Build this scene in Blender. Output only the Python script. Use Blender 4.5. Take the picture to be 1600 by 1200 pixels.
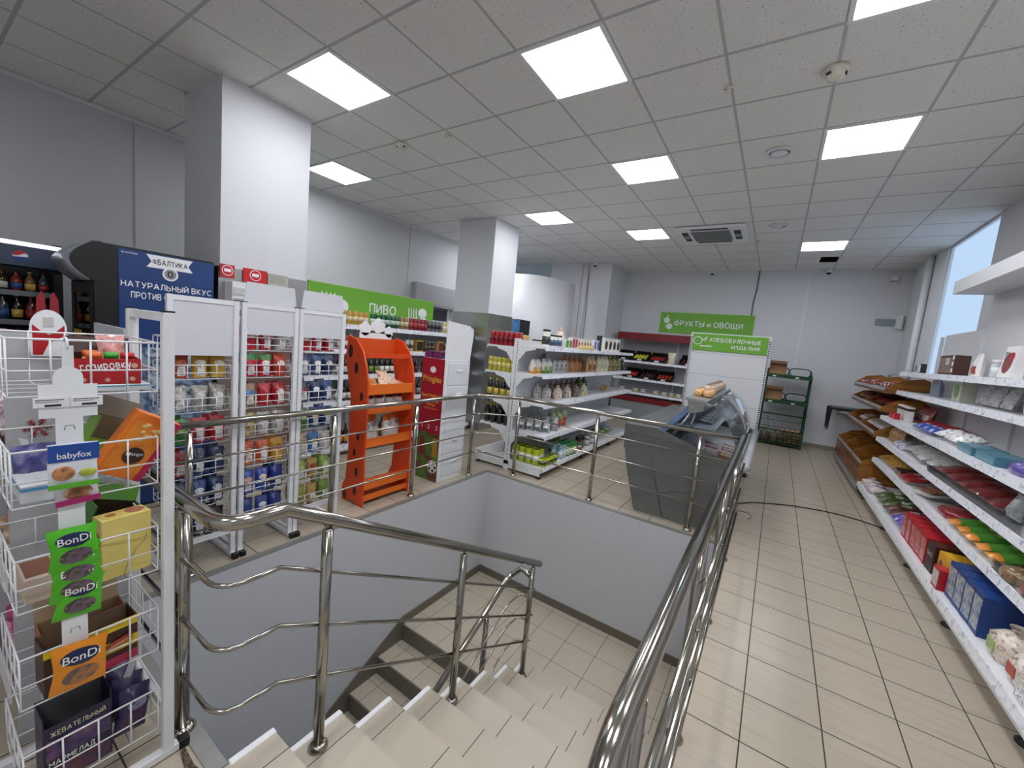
import bpy, math, random
from mathutils import Vector, Matrix
D = bpy.data; S = bpy.context.scene
for o in list(D.objects): D.objects.remove(o)
PI = math.pi
# ------------------------------------------------------------------ camera
F_PX, YAW, PITCH, ROLL = 632.3, -0.569446, -0.110913, 0.0947382
EYE = Vector((0, 0, 1.6))
fw = Vector((math.sin(YAW)*math.cos(PITCH), math.cos(YAW)*math.cos(PITCH), math.sin(PITCH)))
r0 = Vector((math.cos(YAW), -math.sin(YAW), 0)); u0 = r0.cross(fw)
rt = r0*math.cos(ROLL)+u0*math.sin(ROLL); up = u0*math.cos(ROLL)-r0*math.sin(ROLL)
cd = D.cameras.new('camera'); cam = D.objects.new('camera', cd); S.collection.objects.link(cam)
cam.matrix_world = Matrix(((rt.x, up.x, -fw.x, EYE.x), (rt.y, up.y, -fw.y, EYE.y), (rt.z, up.z, -fw.z, EYE.z), (0, 0, 0, 1)))
cd.sensor_fit = 'HORIZONTAL'; cd.sensor_width = 36; cd.lens = F_PX/1600*36; cd.clip_start = .02; cd.clip_end = 100
S.camera = cam
# ------------------------------------------------------------------ world (daylight outside the window) and exposure
LAMP = 14.0
W = D.worlds.new('daylight'); S.world = W; W.use_nodes = True
bg = W.node_tree.nodes['Background']; bg.inputs[0].default_value = (.50, .655, .86, 1); bg.inputs[1].default_value = .74
S.view_settings.view_transform = 'Standard'; S.view_settings.look = 'None'
S.view_settings.exposure = 0.58; S.view_settings.gamma = 1; S.view_settings.use_curve_mapping = False
S.cycles.max_bounces = 8; S.cycles.diffuse_bounces = 4; S.cycles.glossy_bounces = 4; S.cycles.transparent_max_bounces = 10
S.cycles.sample_clamp_indirect = 4
HC = 3.507
X0c, Y0c = -1.7339, 1.7724      # ceiling grid origin
# ------------------------------------------------------------------ materials
def lin(h):
    h = h.lstrip('#'); out = []
    for i in (0, 2, 4):
        c = int(h[i:i+2], 16)/255
        out.append(c/12.92 if c <= .04045 else ((c+.055)/1.055)**2.4)
    return tuple(out)+(1,)
_m = {}
def mat(hexc, rough=.5, metal=0., var=.06, scale=18, bump=0., emit=0, coat=0., name=None):
    k = (hexc, rough, metal, var, scale, bump, emit, coat)
    if k in _m: return _m[k]
    m = D.materials.new(name or 'surface_'+hexc.lstrip('#')); m.use_nodes = True; nt = m.node_tree; N = nt.nodes; b = N['Principled BSDF']
    c = lin(hexc)
    tc = N.new('ShaderNodeTexCoord'); nz = N.new('ShaderNodeTexNoise'); nz.inputs['Scale'].default_value = scale; nz.inputs['Detail'].default_value = 2
    nt.links.new(tc.outputs['Object'], nz.inputs['Vector'])
    mx = N.new('ShaderNodeMix'); mx.data_type = 'RGBA'
    mx.inputs[6].default_value = tuple(v*(1-var) for v in c[:3])+(1,); mx.inputs[7].default_value = tuple(min(1, v*(1+var)) for v in c[:3])+(1,)
    nt.links.new(nz.outputs[0], mx.inputs[0]); nt.links.new(mx.outputs[2], b.inputs['Base Color'])
    b.inputs['Roughness'].default_value = rough; b.inputs['Metallic'].default_value = metal
    if coat: b.inputs['Coat Weight'].default_value = coat; b.inputs['Coat Roughness'].default_value = .12
    if bump:
        bp = N.new('ShaderNodeBump'); bp.inputs['Strength'].default_value = bump; bp.inputs['Distance'].default_value = .004
        nt.links.new(nz.outputs[0], bp.inputs['Height']); nt.links.new(bp.outputs[0], b.inputs['Normal'])
    if emit:
        nt.links.new(mx.outputs[2], b.inputs['Emission Color']); b.inputs['Emission Strength'].default_value = emit
    _m[k] = m; return m
def mottle(cols, scale=30, rough=.35, coat=.6, name='mottled', detail=3, metal=0.):
    k = (tuple(cols), scale, rough, coat)
    if k in _m: return _m[k]
    m = D.materials.new(name); m.use_nodes = True; nt = m.node_tree; N = nt.nodes; b = N['Principled BSDF']
    tc = N.new('ShaderNodeTexCoord'); nz = N.new('ShaderNodeTexNoise'); nz.inputs['Scale'].default_value = scale; nz.inputs['Detail'].default_value = detail
    nt.links.new(tc.outputs['Object'], nz.inputs['Vector'])
    cr = N.new('ShaderNodeValToRGB'); e = cr.color_ramp.elements
    n = len(cols)
    for i, cc in enumerate(cols):
        p = .3+.4*i/max(1, n-1)
        if i < 2: e[i].position = p; e[i].color = lin(cc)
        else: x = e.new(p); x.color = lin(cc)
    nt.links.new(nz.outputs[0], cr.inputs[0]); nt.links.new(cr.outputs[0], b.inputs['Base Color'])
    b.inputs['Roughness'].default_value = rough; b.inputs['Coat Weight'].default_value = coat; b.inputs['Metallic'].default_value = metal; b.inputs['Coat Roughness'].default_value = .15
    bp = N.new('ShaderNodeBump'); bp.inputs['Strength'].default_value = .4; bp.inputs['Distance'].default_value = .004
    nt.links.new(nz.outputs[0], bp.inputs['Height']); nt.links.new(bp.outputs[0], b.inputs['Normal'])
    _m[k] = m; return m
def wood(c1, c2, scale=3, rough=.4, axis='X'):
    k = ('wood', c1, c2, scale, axis)
    if k in _m: return _m[k]
    m = D.materials.new('varnished_wood'); m.use_nodes = True; nt = m.node_tree; N = nt.nodes; b = N['Principled BSDF']
    tc = N.new('ShaderNodeTexCoord'); mp = N.new('ShaderNodeMapping')
    mp.inputs['Scale'].default_value = {'X': (1, 12, 12), 'Y': (12, 1, 12)}[axis]
    nz = N.new('ShaderNodeTexNoise'); nz.inputs['Scale'].default_value = scale; nz.inputs['Detail'].default_value = 5; nz.inputs['Distortion'].default_value = .6
    cr = N.new('ShaderNodeValToRGB'); cr.color_ramp.elements[0].position = .35; cr.color_ramp.elements[1].position = .65
    cr.color_ramp.elements[0].color = lin(c1); cr.color_ramp.elements[1].color = lin(c2)
    nt.links.new(tc.outputs['Object'], mp.inputs[0]); nt.links.new(mp.outputs[0], nz.inputs['Vector']); nt.links.new(nz.outputs[0], cr.inputs[0]); nt.links.new(cr.outputs[0], b.inputs['Base Color'])
    b.inputs['Roughness'].default_value = rough
    _m[k] = m; return m
def gridmat(name, tile, grout, x0, y0, pitch, hw, rough, speck, var, bump=.15, axes='XY', streak=0., rot=0., hwy=None, dark=None):
    """A grid of square tiles: grout lines at x0+k*pitch and y0+k*pitch in object space."""
    m = D.materials.new(name); m.use_nodes = True; nt = m.node_tree; N = nt.nodes; L = nt.links; b = N['Principled BSDF']
    tc = N.new('ShaderNodeTexCoord'); mp = N.new('ShaderNodeMapping'); mp.inputs['Rotation'].default_value = (0, 0, rot)
    L.new(tc.outputs['Object'], mp.inputs[0]); sp = N.new('ShaderNodeSeparateXYZ'); L.new(mp.outputs[0], sp.inputs[0])
    def mth(op, a, v=None):
        n = N.new('ShaderNodeMath'); n.operation = op
        if isinstance(a, (int, float)): n.inputs[0].default_value = a
        else: L.new(a, n.inputs[0])
        if v is not None:
            if isinstance(v, (int, float)): n.inputs[1].default_value = v
            else: L.new(v, n.inputs[1])
        return n.outputs[0]
    ln = None
    for ax, off, w in ((axes[0], x0, hw), (axes[1], y0, hwy or hw)):
        q = mth('DIVIDE', mth('SUBTRACT', sp.outputs[ax], off), pitch)
        f = mth('SUBTRACT', mth('ABSOLUTE', mth('SUBTRACT', mth('FRACT', mth('ADD', q, 1000.5)), .5)), w/pitch)
        f = mth('LESS_THAN', f, 0)
        ln = f if ln is None else mth('MAXIMUM', ln, f)
    n1 = N.new('ShaderNodeTexNoise'); n1.inputs['Scale'].default_value = speck; n1.inputs['Detail'].default_value = 4; L.new(tc.outputs['Object'], n1.inputs['Vector'])
    mx = N.new('ShaderNodeMix'); mx.data_type = 'RGBA'; c = lin(tile)
    mx.inputs[6].default_value = tuple(v*(1-var) for v in c[:3])+(1,); mx.inputs[7].default_value = tuple(min(1, v*(1+var)) for v in c[:3])+(1,)
    L.new(n1.outputs[0], mx.inputs[0]); col = mx.outputs[2]
    if dark:      # small dark pits
        n3 = N.new('ShaderNodeTexNoise'); n3.inputs['Scale'].default_value = 75; n3.inputs['Detail'].default_value = 1; L.new(tc.outputs['Object'], n3.inputs['Vector'])
        md = N.new('ShaderNodeMix'); md.data_type = 'RGBA'; md.inputs[7].default_value = lin(dark)
        cr = N.new('ShaderNodeMapRange'); cr.inputs[1].default_value = .66; cr.inputs[2].default_value = .74; L.new(n3.outputs[0], cr.inputs[0]); L.new(cr.outputs[0], md.inputs[0]); L.new(col, md.inputs[6]); col = md.outputs[2]
    if streak:
        m2 = N.new('ShaderNodeMapping'); m2.inputs['Scale'].default_value = (1.2, 14, 1); L.new(tc.outputs['Object'], m2.inputs[0])
        n2 = N.new('ShaderNodeTexNoise'); n2.inputs['Scale'].default_value = 2.2; n2.inputs['Detail'].default_value = 3; L.new(m2.outputs[0], n2.inputs['Vector'])
        ms = N.new('ShaderNodeMix'); ms.data_type = 'RGBA'; ms.blend_type = 'MULTIPLY'; ms.inputs[7].default_value = (.72, .68, .62, 1)
        cr = N.new('ShaderNodeMapRange'); cr.inputs[1].default_value = .5; cr.inputs[2].default_value = .75; cr.inputs[4].default_value = streak; L.new(n2.outputs[0], cr.inputs[0]); L.new(cr.outputs[0], ms.inputs[0]); L.new(col, ms.inputs[6]); col = ms.outputs[2]
    mg = N.new('ShaderNodeMix'); mg.data_type = 'RGBA'; mg.inputs[7].default_value = lin(grout); L.new(ln, mg.inputs[0]); L.new(col, mg.inputs[6]); L.new(mg.outputs[2], b.inputs['Base Color'])
    rr = N.new('ShaderNodeMapRange'); rr.inputs[3].default_value = rough; rr.inputs[4].default_value = .85; L.new(ln, rr.inputs[0]); L.new(rr.outputs[0], b.inputs['Roughness'])
    bp = N.new('ShaderNodeBump'); bp.inputs['Strength'].default_value = bump; bp.inputs['Distance'].default_value = .003
    L.new(mth('SUBTRACT', n1.outputs[0], ln), bp.inputs['Height']); L.new(bp.outputs[0], b.inputs['Normal'])
    return m
def glassmat(name, tint=(.9, .95, .95, 1), gloss=.25):
    m = D.materials.new(name); m.use_nodes = True; nt = m.node_tree; N = nt.nodes; L = nt.links
    N.remove(N['Principled BSDF']); out = N['Material Output']
    t = N.new('ShaderNodeBsdfTransparent'); t.inputs[0].default_value = tint; g = N.new('ShaderNodeBsdfGlossy'); g.inputs['Roughness'].default_value = .03
    lw = N.new('ShaderNodeLayerWeight'); lw.inputs[0].default_value = gloss
    nz = N.new('ShaderNodeTexNoise'); nz.inputs['Scale'].default_value = 1.5
    mth = N.new('ShaderNodeMath'); mth.operation = 'MULTIPLY'; mr = N.new('ShaderNodeMapRange'); mr.inputs[3].default_value = .8; mr.inputs[4].default_value = 1.
    L.new(nz.outputs[0], mr.inputs[0]); L.new(lw.outputs['Fresnel'], mth.inputs[0]); L.new(mr.outputs[0], mth.inputs[1])
    mx = N.new('ShaderNodeMixShader'); L.new(mth.outputs[0], mx.inputs[0]); L.new(t.outputs[0], mx.inputs[1]); L.new(g.outputs[0], mx.inputs[2]); L.new(mx.outputs[0], out.inputs[0])
    return m
WHITE = mat('e6e7ea', .4, var=.02); WHITE2 = mat('dcdee2', .55, var=.02); PAPER = mat('eceef0', .75, var=.03)
WALLP = mat('d4d6da', .85, var=.015, scale=60, bump=.25); WALLG = mat('c9cbce', .85, var=.02, scale=60, bump=.2)
STEEL = mat('a9a59c', .15, 1., var=.1, scale=6); STEELB = mat('b9b9b6', .32, 1., var=.12, scale=5)
BLACK = mat('101112', .45, var=.2); DARK = mat('25272a', .5, var=.15); CHROME = mat('d9d9d9', .12, 1., var=.05)
GREEN = mat('6fb334', .5, var=.03); GREEND = mat('123c26', .45, var=.1); RED = mat('b8121f', .45, var=.05)
GREYP = mat('8d9094', .5, var=.05); LABELW = mat('f2f2ee', .55, var=.03)
# ------------------------------------------------------------------ mesh builder
class B:
    def __init__(s): s.v = []; s.f = []; s.m = []; s.s = []; s.mats = []
    def mi(s, m):
        if m not in s.mats: s.mats.append(m)
        return s.mats.index(m)
    def add(s, vs, fs, m, smooth=False):
        b = len(s.v); s.v += [tuple(v) for v in vs]; k = s.mi(m)
        for f in fs: s.f.append([b+i for i in f]); s.m.append(k); s.s.append(smooth)
        return s
    def box(s, a, c, m):
        (x0, y0, z0), (x1, y1, z1) = a, c
        return s.add([(x0, y0, z0), (x1, y0, z0), (x1, y1, z0), (x0, y1, z0), (x0, y0, z1), (x1, y0, z1), (x1, y1, z1), (x0, y1, z1)],
                     [(0, 3, 2, 1), (4, 5, 6, 7), (0, 1, 5, 4), (1, 2, 6, 5), (2, 3, 7, 6), (3, 0, 4, 7)], m)
    def cbox(s, a, c, m, r=.004):
        """box with chamfered edges"""
        (x0, y0, z0), (x1, y1, z1) = a, c
        r = min(r, (x1-x0)*.4, (y1-y0)*.4, (z1-z0)*.4)
        def ring(x0, y0, x1, y1, z, r): return [(x0+r, y0, z), (x1-r, y0, z), (x1, y0+r, z), (x1, y1-r, z), (x1-r, y1, z), (x0+r, y1, z), (x0, y1-r, z), (x0, y0+r, z)]
        vs = ring(x0+r, y0+r, x1-r, y1-r, z0, r*.5)+ring(x0, y0, x1, y1, z0+r, r)+ring(x0, y0, x1, y1, z1-r, r)+ring(x0+r, y0+r, x1-r, y1-r, z1, r*.5)
        fs = [tuple(range(7, -1, -1)), tuple(range(24, 32))]
        for k in range(3):
            for i in range(8): j = (i+1) % 8; fs.append((k*8+i, k*8+j, k*8+8+j, k*8+8+i))
        return s.add(vs, fs, m)
    def prism(s, poly, m, axis, t0, t1, smooth=False):
        """poly 2D list; axis 'x': (y,z), 'y': (x,z), 'z': (x,y)"""
        def P(a, b, t): return {'x': (t, a, b), 'y': (a, t, b), 'z': (a, b, t)}[axis]
        n = len(poly); vs = [P(a, b, t0) for a, b in poly]+[P(a, b, t1) for a, b in poly]
        fs = [tuple(range(n))[::-1], tuple(range(n, 2*n))]
        s.add(vs, fs, m); b = len(s.v)-2*n
        k = s.mi(m)
        for i in range(n):
            j = (i+1) % n; s.f.append([b+i, b+j, b+n+j, b+n+i]); s.m.append(k); s.s.append(smooth)
        return s
    def tube(s, pts, r, m, n=8, caps=True, closed=False):
        pts = [Vector(p) for p in pts]; N = len(pts); vs = []; fs = []; ref = None
        for i, p in enumerate(pts):
            if closed: d = (pts[(i+1) % N]-pts[i-1])
            elif i == 0: d = pts[1]-p
            elif i == N-1: d = p-pts[-2]
            else: d = (pts[i+1]-p).normalized()+(p-pts[i-1]).normalized()
            d.normalize()
            if ref is None: ref = Vector((0, 0, 1)) if abs(d.z) < .9 else Vector((1, 0, 0))
            a = d.cross(ref)
            if a.length < 1e-4: a = d.cross(Vector((.3, 1, .2)))
            a.normalize(); b = d.cross(a).normalized(); ref = -b if b.dot(ref) < 0 else b
            k = 1
            if not closed and 0 < i < N-1:
                c = (pts[i+1]-p).normalized().dot((p-pts[i-1]).normalized()); k = 1
            rr = r[i] if isinstance(r, (list, tuple)) else r
            for q in range(n):
                t = 2*PI*q/n; vs.append(p+a*rr*math.cos(t)+b*rr*math.sin(t))
        M = N if closed else N-1
        for i in range(M):
            i2 = (i+1) % N
            for q in range(n): q2 = (q+1) % n; fs.append((i*n+q, i*n+q2, i2*n+q2, i2*n+q))
        s.add(vs, fs, m, True)
        if caps and not closed:
            b = len(s.v)-len(vs); k = s.mi(m)
            s.f += [[b+q for q in range(n)][::-1], [b+(N-1)*n+q for q in range(n)]]; s.m += [k, k]; s.s += [False, False]
        return s
    def lathe(s, prof, m, n=14, c=(0, 0, 0), flat=False):
        vs = []; fs = []
        for r, z in prof:
            for q in range(n): t = 2*PI*q/n; vs.append((c[0]+r*math.cos(t), c[1]+r*math.sin(t), c[2]+z))
        for i in range(len(prof)-1):
            for q in range(n): q2 = (q+1) % n; fs.append((i*n+q, i*n+q2, (i+1)*n+q2, (i+1)*n+q))
        s.add(vs, fs, m, not flat); b = len(s.v)-len(vs); k = s.mi(m)
        if prof[0][0] > 1e-5: s.f.append([b+q for q in range(n)][::-1]); s.m.append(k); s.s.append(False)
        if prof[-1][0] > 1e-5: s.f.append([b+(len(prof)-1)*n+q for q in range(n)]); s.m.append(k); s.s.append(False)
        return s
    def ball(s, c, r, m, n=10, k=7, jit=0, rnd=None):
        rx, ry, rz = r if isinstance(r, (tuple, list)) else (r, r, r)
        vs = [(c[0], c[1], c[2]-rz)]; fs = []
        for i in range(1, k):
            t = PI*i/k
            for q in range(n):
                a = 2*PI*q/n; j = 1+(rnd.uniform(-jit, jit) if jit else 0)
                vs.append((c[0]+rx*j*math.sin(t)*math.cos(a), c[1]+ry*j*math.sin(t)*math.sin(a), c[2]-rz*j*math.cos(t)))
        vs.append((c[0], c[1], c[2]+rz)); e = len(vs)-1
        for q in range(n):
            q2 = (q+1) % n; fs.append((0, 1+q2, 1+q)); fs.append((e, 1+(k-2)*n+q, 1+(k-2)*n+q2))
            for i in range(k-2): fs.append((1+i*n+q, 1+i*n+q2, 1+(i+1)*n+q2, 1+(i+1)*n+q))
        return s.add(vs, fs, m, True)
    def make(s, name, parent=None, loc=(0, 0, 0), rot=None):
        me = D.meshes.new(name); me.from_pydata(s.v, [], s.f)
        for m in s.mats: me.materials.append(m)
        me.polygons.foreach_set('material_index', s.m); me.polygons.foreach_set('use_smooth', s.s); me.update()
        o = D.objects.new(name, me); S.collection.objects.link(o); o.location = loc
        if rot: o.rotation_euler = rot
        if parent: o.parent = parent
        return o
def tag(o, label, cat, group=None, kind=None):
    o['label'] = label; o['category'] = cat
    if group: o['group'] = group
    if kind: o['kind'] = kind
    return o
def empty(name, loc=(0, 0, 0), rz=0):
    o = D.objects.new(name, None); S.collection.objects.link(o); o.location = loc; o.rotation_euler = (0, 0, rz); o.empty_display_size = .05
    return o
def struct(o): o['kind'] = 'structure'; return o
def copy_tree(o, parent=None):
    c = o.copy(); S.collection.objects.link(c)
    if parent: c.parent = parent
    for ch in list(o.children): copy_tree(ch, c)
    return c
_proto = {}
def place(key, fn, loc, rot=(0, 0, 0), label='', cat='', group=None, sc=1):
    """first use: the built thing itself; later: a copy with copies of its parts"""
    if key in _proto: o = copy_tree(_proto[key])
    else: o = fn(); _proto[key] = o
    for k in ('label', 'group'):
        if k in o: del o[k]
    o.location = loc; o.rotation_euler = rot; o.scale = sc if isinstance(sc, tuple) else (sc, sc, sc)
    tag(o, label, cat, group); return o
ORD = 'first second third fourth fifth sixth seventh eighth ninth tenth eleventh twelfth thirteenth fourteenth fifteenth sixteenth seventeenth eighteenth'.split()
def nth(i, n, end):
    return ('only' if n == 1 else ORD[i])+(' from '+end if n > 1 else '')
def _arc(cx, cy, rx, ry, a0, a1):
    n = max(4, int(abs(a1-a0)/18)); return [(cx+rx*math.cos(math.radians(a0+(a1-a0)*i/n)), cy+ry*math.sin(math.radians(a0+(a1-a0)*i/n))) for i in range(n+1)]
def _glyphs():
    A = _arc; G = {}
    bowl = lambda x, y, rx, ry: A(x, y, rx, ry, 90, -90)
    G['А'] = (.8, [[(0, 0), (.4, 1), (.8, 0)], [(.14, .32), (.66, .32)]])
    G['Б'] = (.62, [[(.58, 1), (0, 1), (0, 0), (.33, 0)]+A(.33, .29, .29, .29, -90, 90)+[(0, .58)]])
    G['В'] = (.63, [[(0, 0), (0, 1), (.33, 1)]+bowl(.33, .765, .24, .235)+[(0, .53)], [(.3, .53)]+bowl(.36, .265, .27, .265)+[(0, 0)]])
    G['Г'] = (.55, [[(0, 0), (0, 1), (.55, 1)]])
    G['Д'] = (.84, [[(0, -.2), (0, 0), (.84, 0), (.84, -.2)], [(.12, 0), (.24, 1), (.68, 1), (.68, 0)]])
    G['Е'] = (.55, [[(.55, 1), (0, 1), (0, 0), (.55, 0)], [(0, .52), (.48, .52)]])
    G['Ж'] = (1., [[(.5, 0), (.5, 1)], [(0, 1), (.46, .5), (0, 0)], [(1, 1), (.54, .5), (1, 0)]])
    G['З'] = (.58, [A(.27, .765, .27, .235, 150, -90), A(.27, .265, .31, .265, 90, -150)])
    G['И'] = (.65, [[(0, 1), (0, 0), (.65, 1), (.65, 0)]])
    G['Й'] = (.65, G['И'][1]+[A(.325, 1.27, .15, .12, 190, 350)])
    G['К'] = (.62, [[(0, 0), (0, 1)], [(.6, 1), (.08, .5), (.62, 0)]])
    G['Л'] = (.68, [[(0, 0), (.13, .08), (.22, 1), (.68, 1), (.68, 0)]])
    G['М'] = (.82, [[(0, 0), (0, 1), (.41, .35), (.82, 1), (.82, 0)]])
    G['Н'] = (.64, [[(0, 0), (0, 1)], [(.64, 0), (.64, 1)], [(0, .5), (.64, .5)]])
    G['О'] = (.84, [A(.42, .5, .42, .5, 0, 360)])
    G['П'] = (.64, [[(0, 0), (0, 1), (.64, 1), (.64, 0)]])
    G['Р'] = (.62, [[(0, 0), (0, 1), (.33, 1)]+bowl(.33, .69, .29, .31)+[(0, .38)]])
    G['С'] = (.72, [A(.42, .5, .42, .5, 48, 312)])
    G['Т'] = (.7, [[(0, 1), (.7, 1)], [(.35, 1), (.35, 0)]])
    G['У'] = (.68, [[(0, 1), (.35, .34)], [(.68, 1), (.3, .12), (.2, .0), (.06, 0)]])
    G['Ф'] = (.92, [A(.46, .52, .46, .36, 0, 360), [(.46, -.06), (.46, 1.06)]])
    G['Х'] = (.66, [[(0, 0), (.66, 1)], [(0, 1), (.66, 0)]])
    G['Ч'] = (.6, [[(0, 1), (0, .68)]+A(.28, .68, .28, .24, 180, 270)+[(.6, .44)], [(.6, 1), (.6, 0)]])
    G['Ш'] = (.94, [[(0, 1), (0, 0), (.94, 0), (.94, 1)], [(.47, 0), (.47, 1)]])
    G['Щ'] = (1.06, G['Ш'][1]+[[(.94, 0), (1.06, 0), (1.06, -.2)]])
    G['Ь'] = (.6, [[(0, 1), (0, 0), (.33, 0)]+A(.33, .29, .27, .29, -90, 90)+[(0, .58)]])
    G['Ы'] = (.84, G['Ь'][1]+[[(.84, 0), (.84, 1)]])
    G['Я'] = (.62, [[(.62, 0), (.62, 1), (.3, 1)]+A(.3, .71, .29, .29, 90, 270)+[(.62, .42)], [(.26, .42), (0, 0)]])
    G['≋'] = (.9, [[(.15*y+.8*t/8, y+.07*math.sin(t/8*6.28)) for t in range(9)] for y in (.2, .5, .8)])
    G['1'] = (.25, [[(0, .8), (.22, 1), (.22, 0)]]); G['3'] = G['З']; G['0'] = (.6, [A(.3, .5, .3, .5, 0, 360)])
    G['2'] = (.58, [A(.28, .72, .28, .28, 170, -25)+[(0, 0), (.58, 0)]]); G['·'] = (.12, [[(.0, .5), (.12, .5)]])
    for c in 'гизвко': w, P = G[c.upper()]; G[c] = (w*.78, [[(x*.78, y*.7) for x, y in p] for p in P])
    for c in 'ру': w, P = G[c.upper()]; G[c] = (w*.8, [[(x*.8, y*.98-.28) for x, y in p] for p in P])
    G['а'] = (.56, [A(.27, .35, .27, .35, 0, 360), [(.56, 0), (.56, .7)]])
    return G
GLYPH = _glyphs()
def _strokes(s, t):
    """bold sign lettering drawn as strokes: polygons, one level per polygon"""
    out = []; y = 0
    for line in s.split('\n'):
        x = 0
        for ch in line:
            if ch == ' ': x += .4; continue
            w, P = GLYPH[ch]
            PP = []
            for p in P:          # break a stroke at its sharp corners
                p = [q for i, q in enumerate(p) if not i or math.hypot(q[0]-p[i-1][0], q[1]-p[i-1][1]) > .03]; st = 0
                for i in range(1, len(p)-1):
                    u, v = Vector(p[i])-Vector(p[i-1]), Vector(p[i+1])-Vector(p[i])
                    if u.normalized().dot(v.normalized()) < -.12: PP.append(p[st:i+1]); st = i
                PP.append(p[st:])
            for p in PP:
                loop = abs(p[0][0]-p[-1][0]) < 1e-6 and abs(p[0][1]-p[-1][1]) < 1e-6; L = []; n = len(p)
                for i in range(n):
                    a = p[i-1] if i else (p[-2] if loop else None); c = p[i+1] if i < n-1 else (p[1] if loop else None)
                    def d(u, v): l = math.hypot(v[0]-u[0], v[1]-u[1]) or 1; return ((v[0]-u[0])/l, (v[1]-u[1])/l)
                    e0 = d(a, p[i]) if a else d(p[i], c); e1 = d(p[i], c) if c else e0
                    nx, ny = -(e0[1]+e1[1]), e0[0]+e1[0]; l = math.hypot(nx, ny) or 1; nx /= l; ny /= l
                    m = 1/max(.62, nx*-e1[1]+ny*e1[0])
                    L.append(((p[i][0]+nx*t*m, p[i][1]+ny*t*m), (p[i][0]-nx*t*m, p[i][1]-ny*t*m)))
                for (a, b_), (c, e) in zip(L, L[1:]): out.append([(q[0]+x, q[1]+y) for q in (b_, e, c, a)])
            x += w+.32
        y -= 1.4
    return out
def text(s, m, parent, name, org, xd, ud, w, h, th=.002, bold=.0):
    """lettering, lower-left corner at org, along xd, up ud, fitted to w x h, standing th proud (normal = xd x ud)"""
    if any(ord(c) > 127 for c in s): polys = _strokes(s, .085)
    else:
        cu = D.curves.new('lettering', 'FONT'); cu.body = s; cu.resolution_u = 3; cu.offset = min(bold, .006)
        t = D.objects.new('lettering', cu); S.collection.objects.link(t)
        m0 = D.meshes.new_from_object(t.evaluated_get(bpy.context.evaluated_depsgraph_get())); D.objects.remove(t)
        polys = [[tuple(m0.vertices[i].co[:2]) for i in p.vertices] for p in m0.polygons]
    xs = [q[0] for p in polys for q in p]; ys = [q[1] for p in polys for q in p]
    x0, x1, y0, y1 = min(xs), max(xs), min(ys), max(ys)
    xd = Vector(xd).normalized(); ud = Vector(ud).normalized(); nn = xd.cross(ud); org = Vector(org)
    vv = []; ff = []       # neighbouring strokes on slightly different levels: crossing strokes must not share a plane
    for k, p in enumerate(polys):
        a = sum(p[i][0]*p[(i+1) % len(p)][1]-p[(i+1) % len(p)][0]*p[i][1] for i in range(len(p)))
        if a < 0: p = p[::-1]
        ff.append(tuple(range(len(vv), len(vv)+len(p)))); lv = nn*(th+(k % 13)*4e-5)
        vv += [org+xd*((x-x0)/(x1-x0)*w)+ud*((y-y0)/(y1-y0)*h)+lv for x, y in p]
    me = D.meshes.new(name); me.from_pydata(vv, [], ff); me.materials.append(m)
    o = D.objects.new(name, me); S.collection.objects.link(o)
    if parent: o.parent = parent
    return o
rnd = random.Random(7)
# ================================================================== THE SETTING
FLOOR = gridmat('floor_tiles', 'b3a896', '3c332a', .083, 2.205, .304, .0028, .28, 160, .07, .12, streak=.5, rot=.005)
STEPS = gridmat('stair_tiles', 'b9af9d', '3a342e', -1.02, 100.13, .304, .002, .32, 160, .06, .1)
STEPT = gridmat('tread_tiles', 'b9af9d', '3a342e', -1.02, 100.13, .304, .002, .32, 160, .06, .1, hwy=1e-7)
CEIL = gridmat('ceiling_tiles', 'e2e2df', 'b4b5b8', X0c, Y0c, .6, .010, .9, 260, .08, .5, dark='98989a', hwy=.012)
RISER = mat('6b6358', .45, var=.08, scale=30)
XL, XR, YF, YB = -6.0, 1.85, 10.1, -2.2
OX0, OX1, OY0, OY1 = -2.68, -.2, .6, 3.84            # stairwell opening
b = B()
for a, c in (((XL, YB), (OX0, YF)), ((OX1, YB), (XR, YF)), ((OX0, YB), (OX1, OY0)), ((OX0, OY1), (OX1, YF)), ((XL-1, 9), (XL, YF+2))):
    b.box((a[0], a[1], -.0008), (c[0], c[1], 0), FLOOR)
struct(b.make('floor'))
hx0, hx1, hy0, hy1 = .40, .655, 8.90, 9.42
b = B()
for a, c in (((XL-1.4, YB), (hx0, YF+2)), ((hx1, YB), (XR+.06, YF+2)), ((hx0, YB), (hx1, hy0)), ((hx0, hy1), (hx1, YF+2))):
    b.box((a[0], a[1], HC), (c[0], c[1], HC+.02), CEIL)
b.box((hx0-.2, hy0-.2, HC+.3), (hx1+.2, hy1+.2, HC+.32), BLACK)
for a, c in (((hx0-.2, hy0-.2), (hx0-.19, hy1+.2)), ((hx1+.19, hy0-.2), (hx1+.2, hy1+.2)), ((hx0-.2, hy0-.2), (hx1+.2, hy0-.19)), ((hx0-.2, hy1+.19), (hx1+.2, hy1+.2))): b.box((a[0], a[1], HC+.02), (c[0], c[1], HC+.3), BLACK)
struct(b.make('ceiling'))
b = B(); b.box((XL-.2, YB, 0), (XL, 9.0, HC), WALLG); wl = struct(b.make('wall_left'))
for y in (1.55, 5.42):
    p = B(); p.box((XL, y-.035, 0), (XL+.012, y+.035, HC), WALLG); p.make('joint_cover', wl)
p = B(); p.box((XL, YB, HC-.03), (XL+.02, 9, HC), WHITE2); p.make('ceiling_angle', wl)
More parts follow.
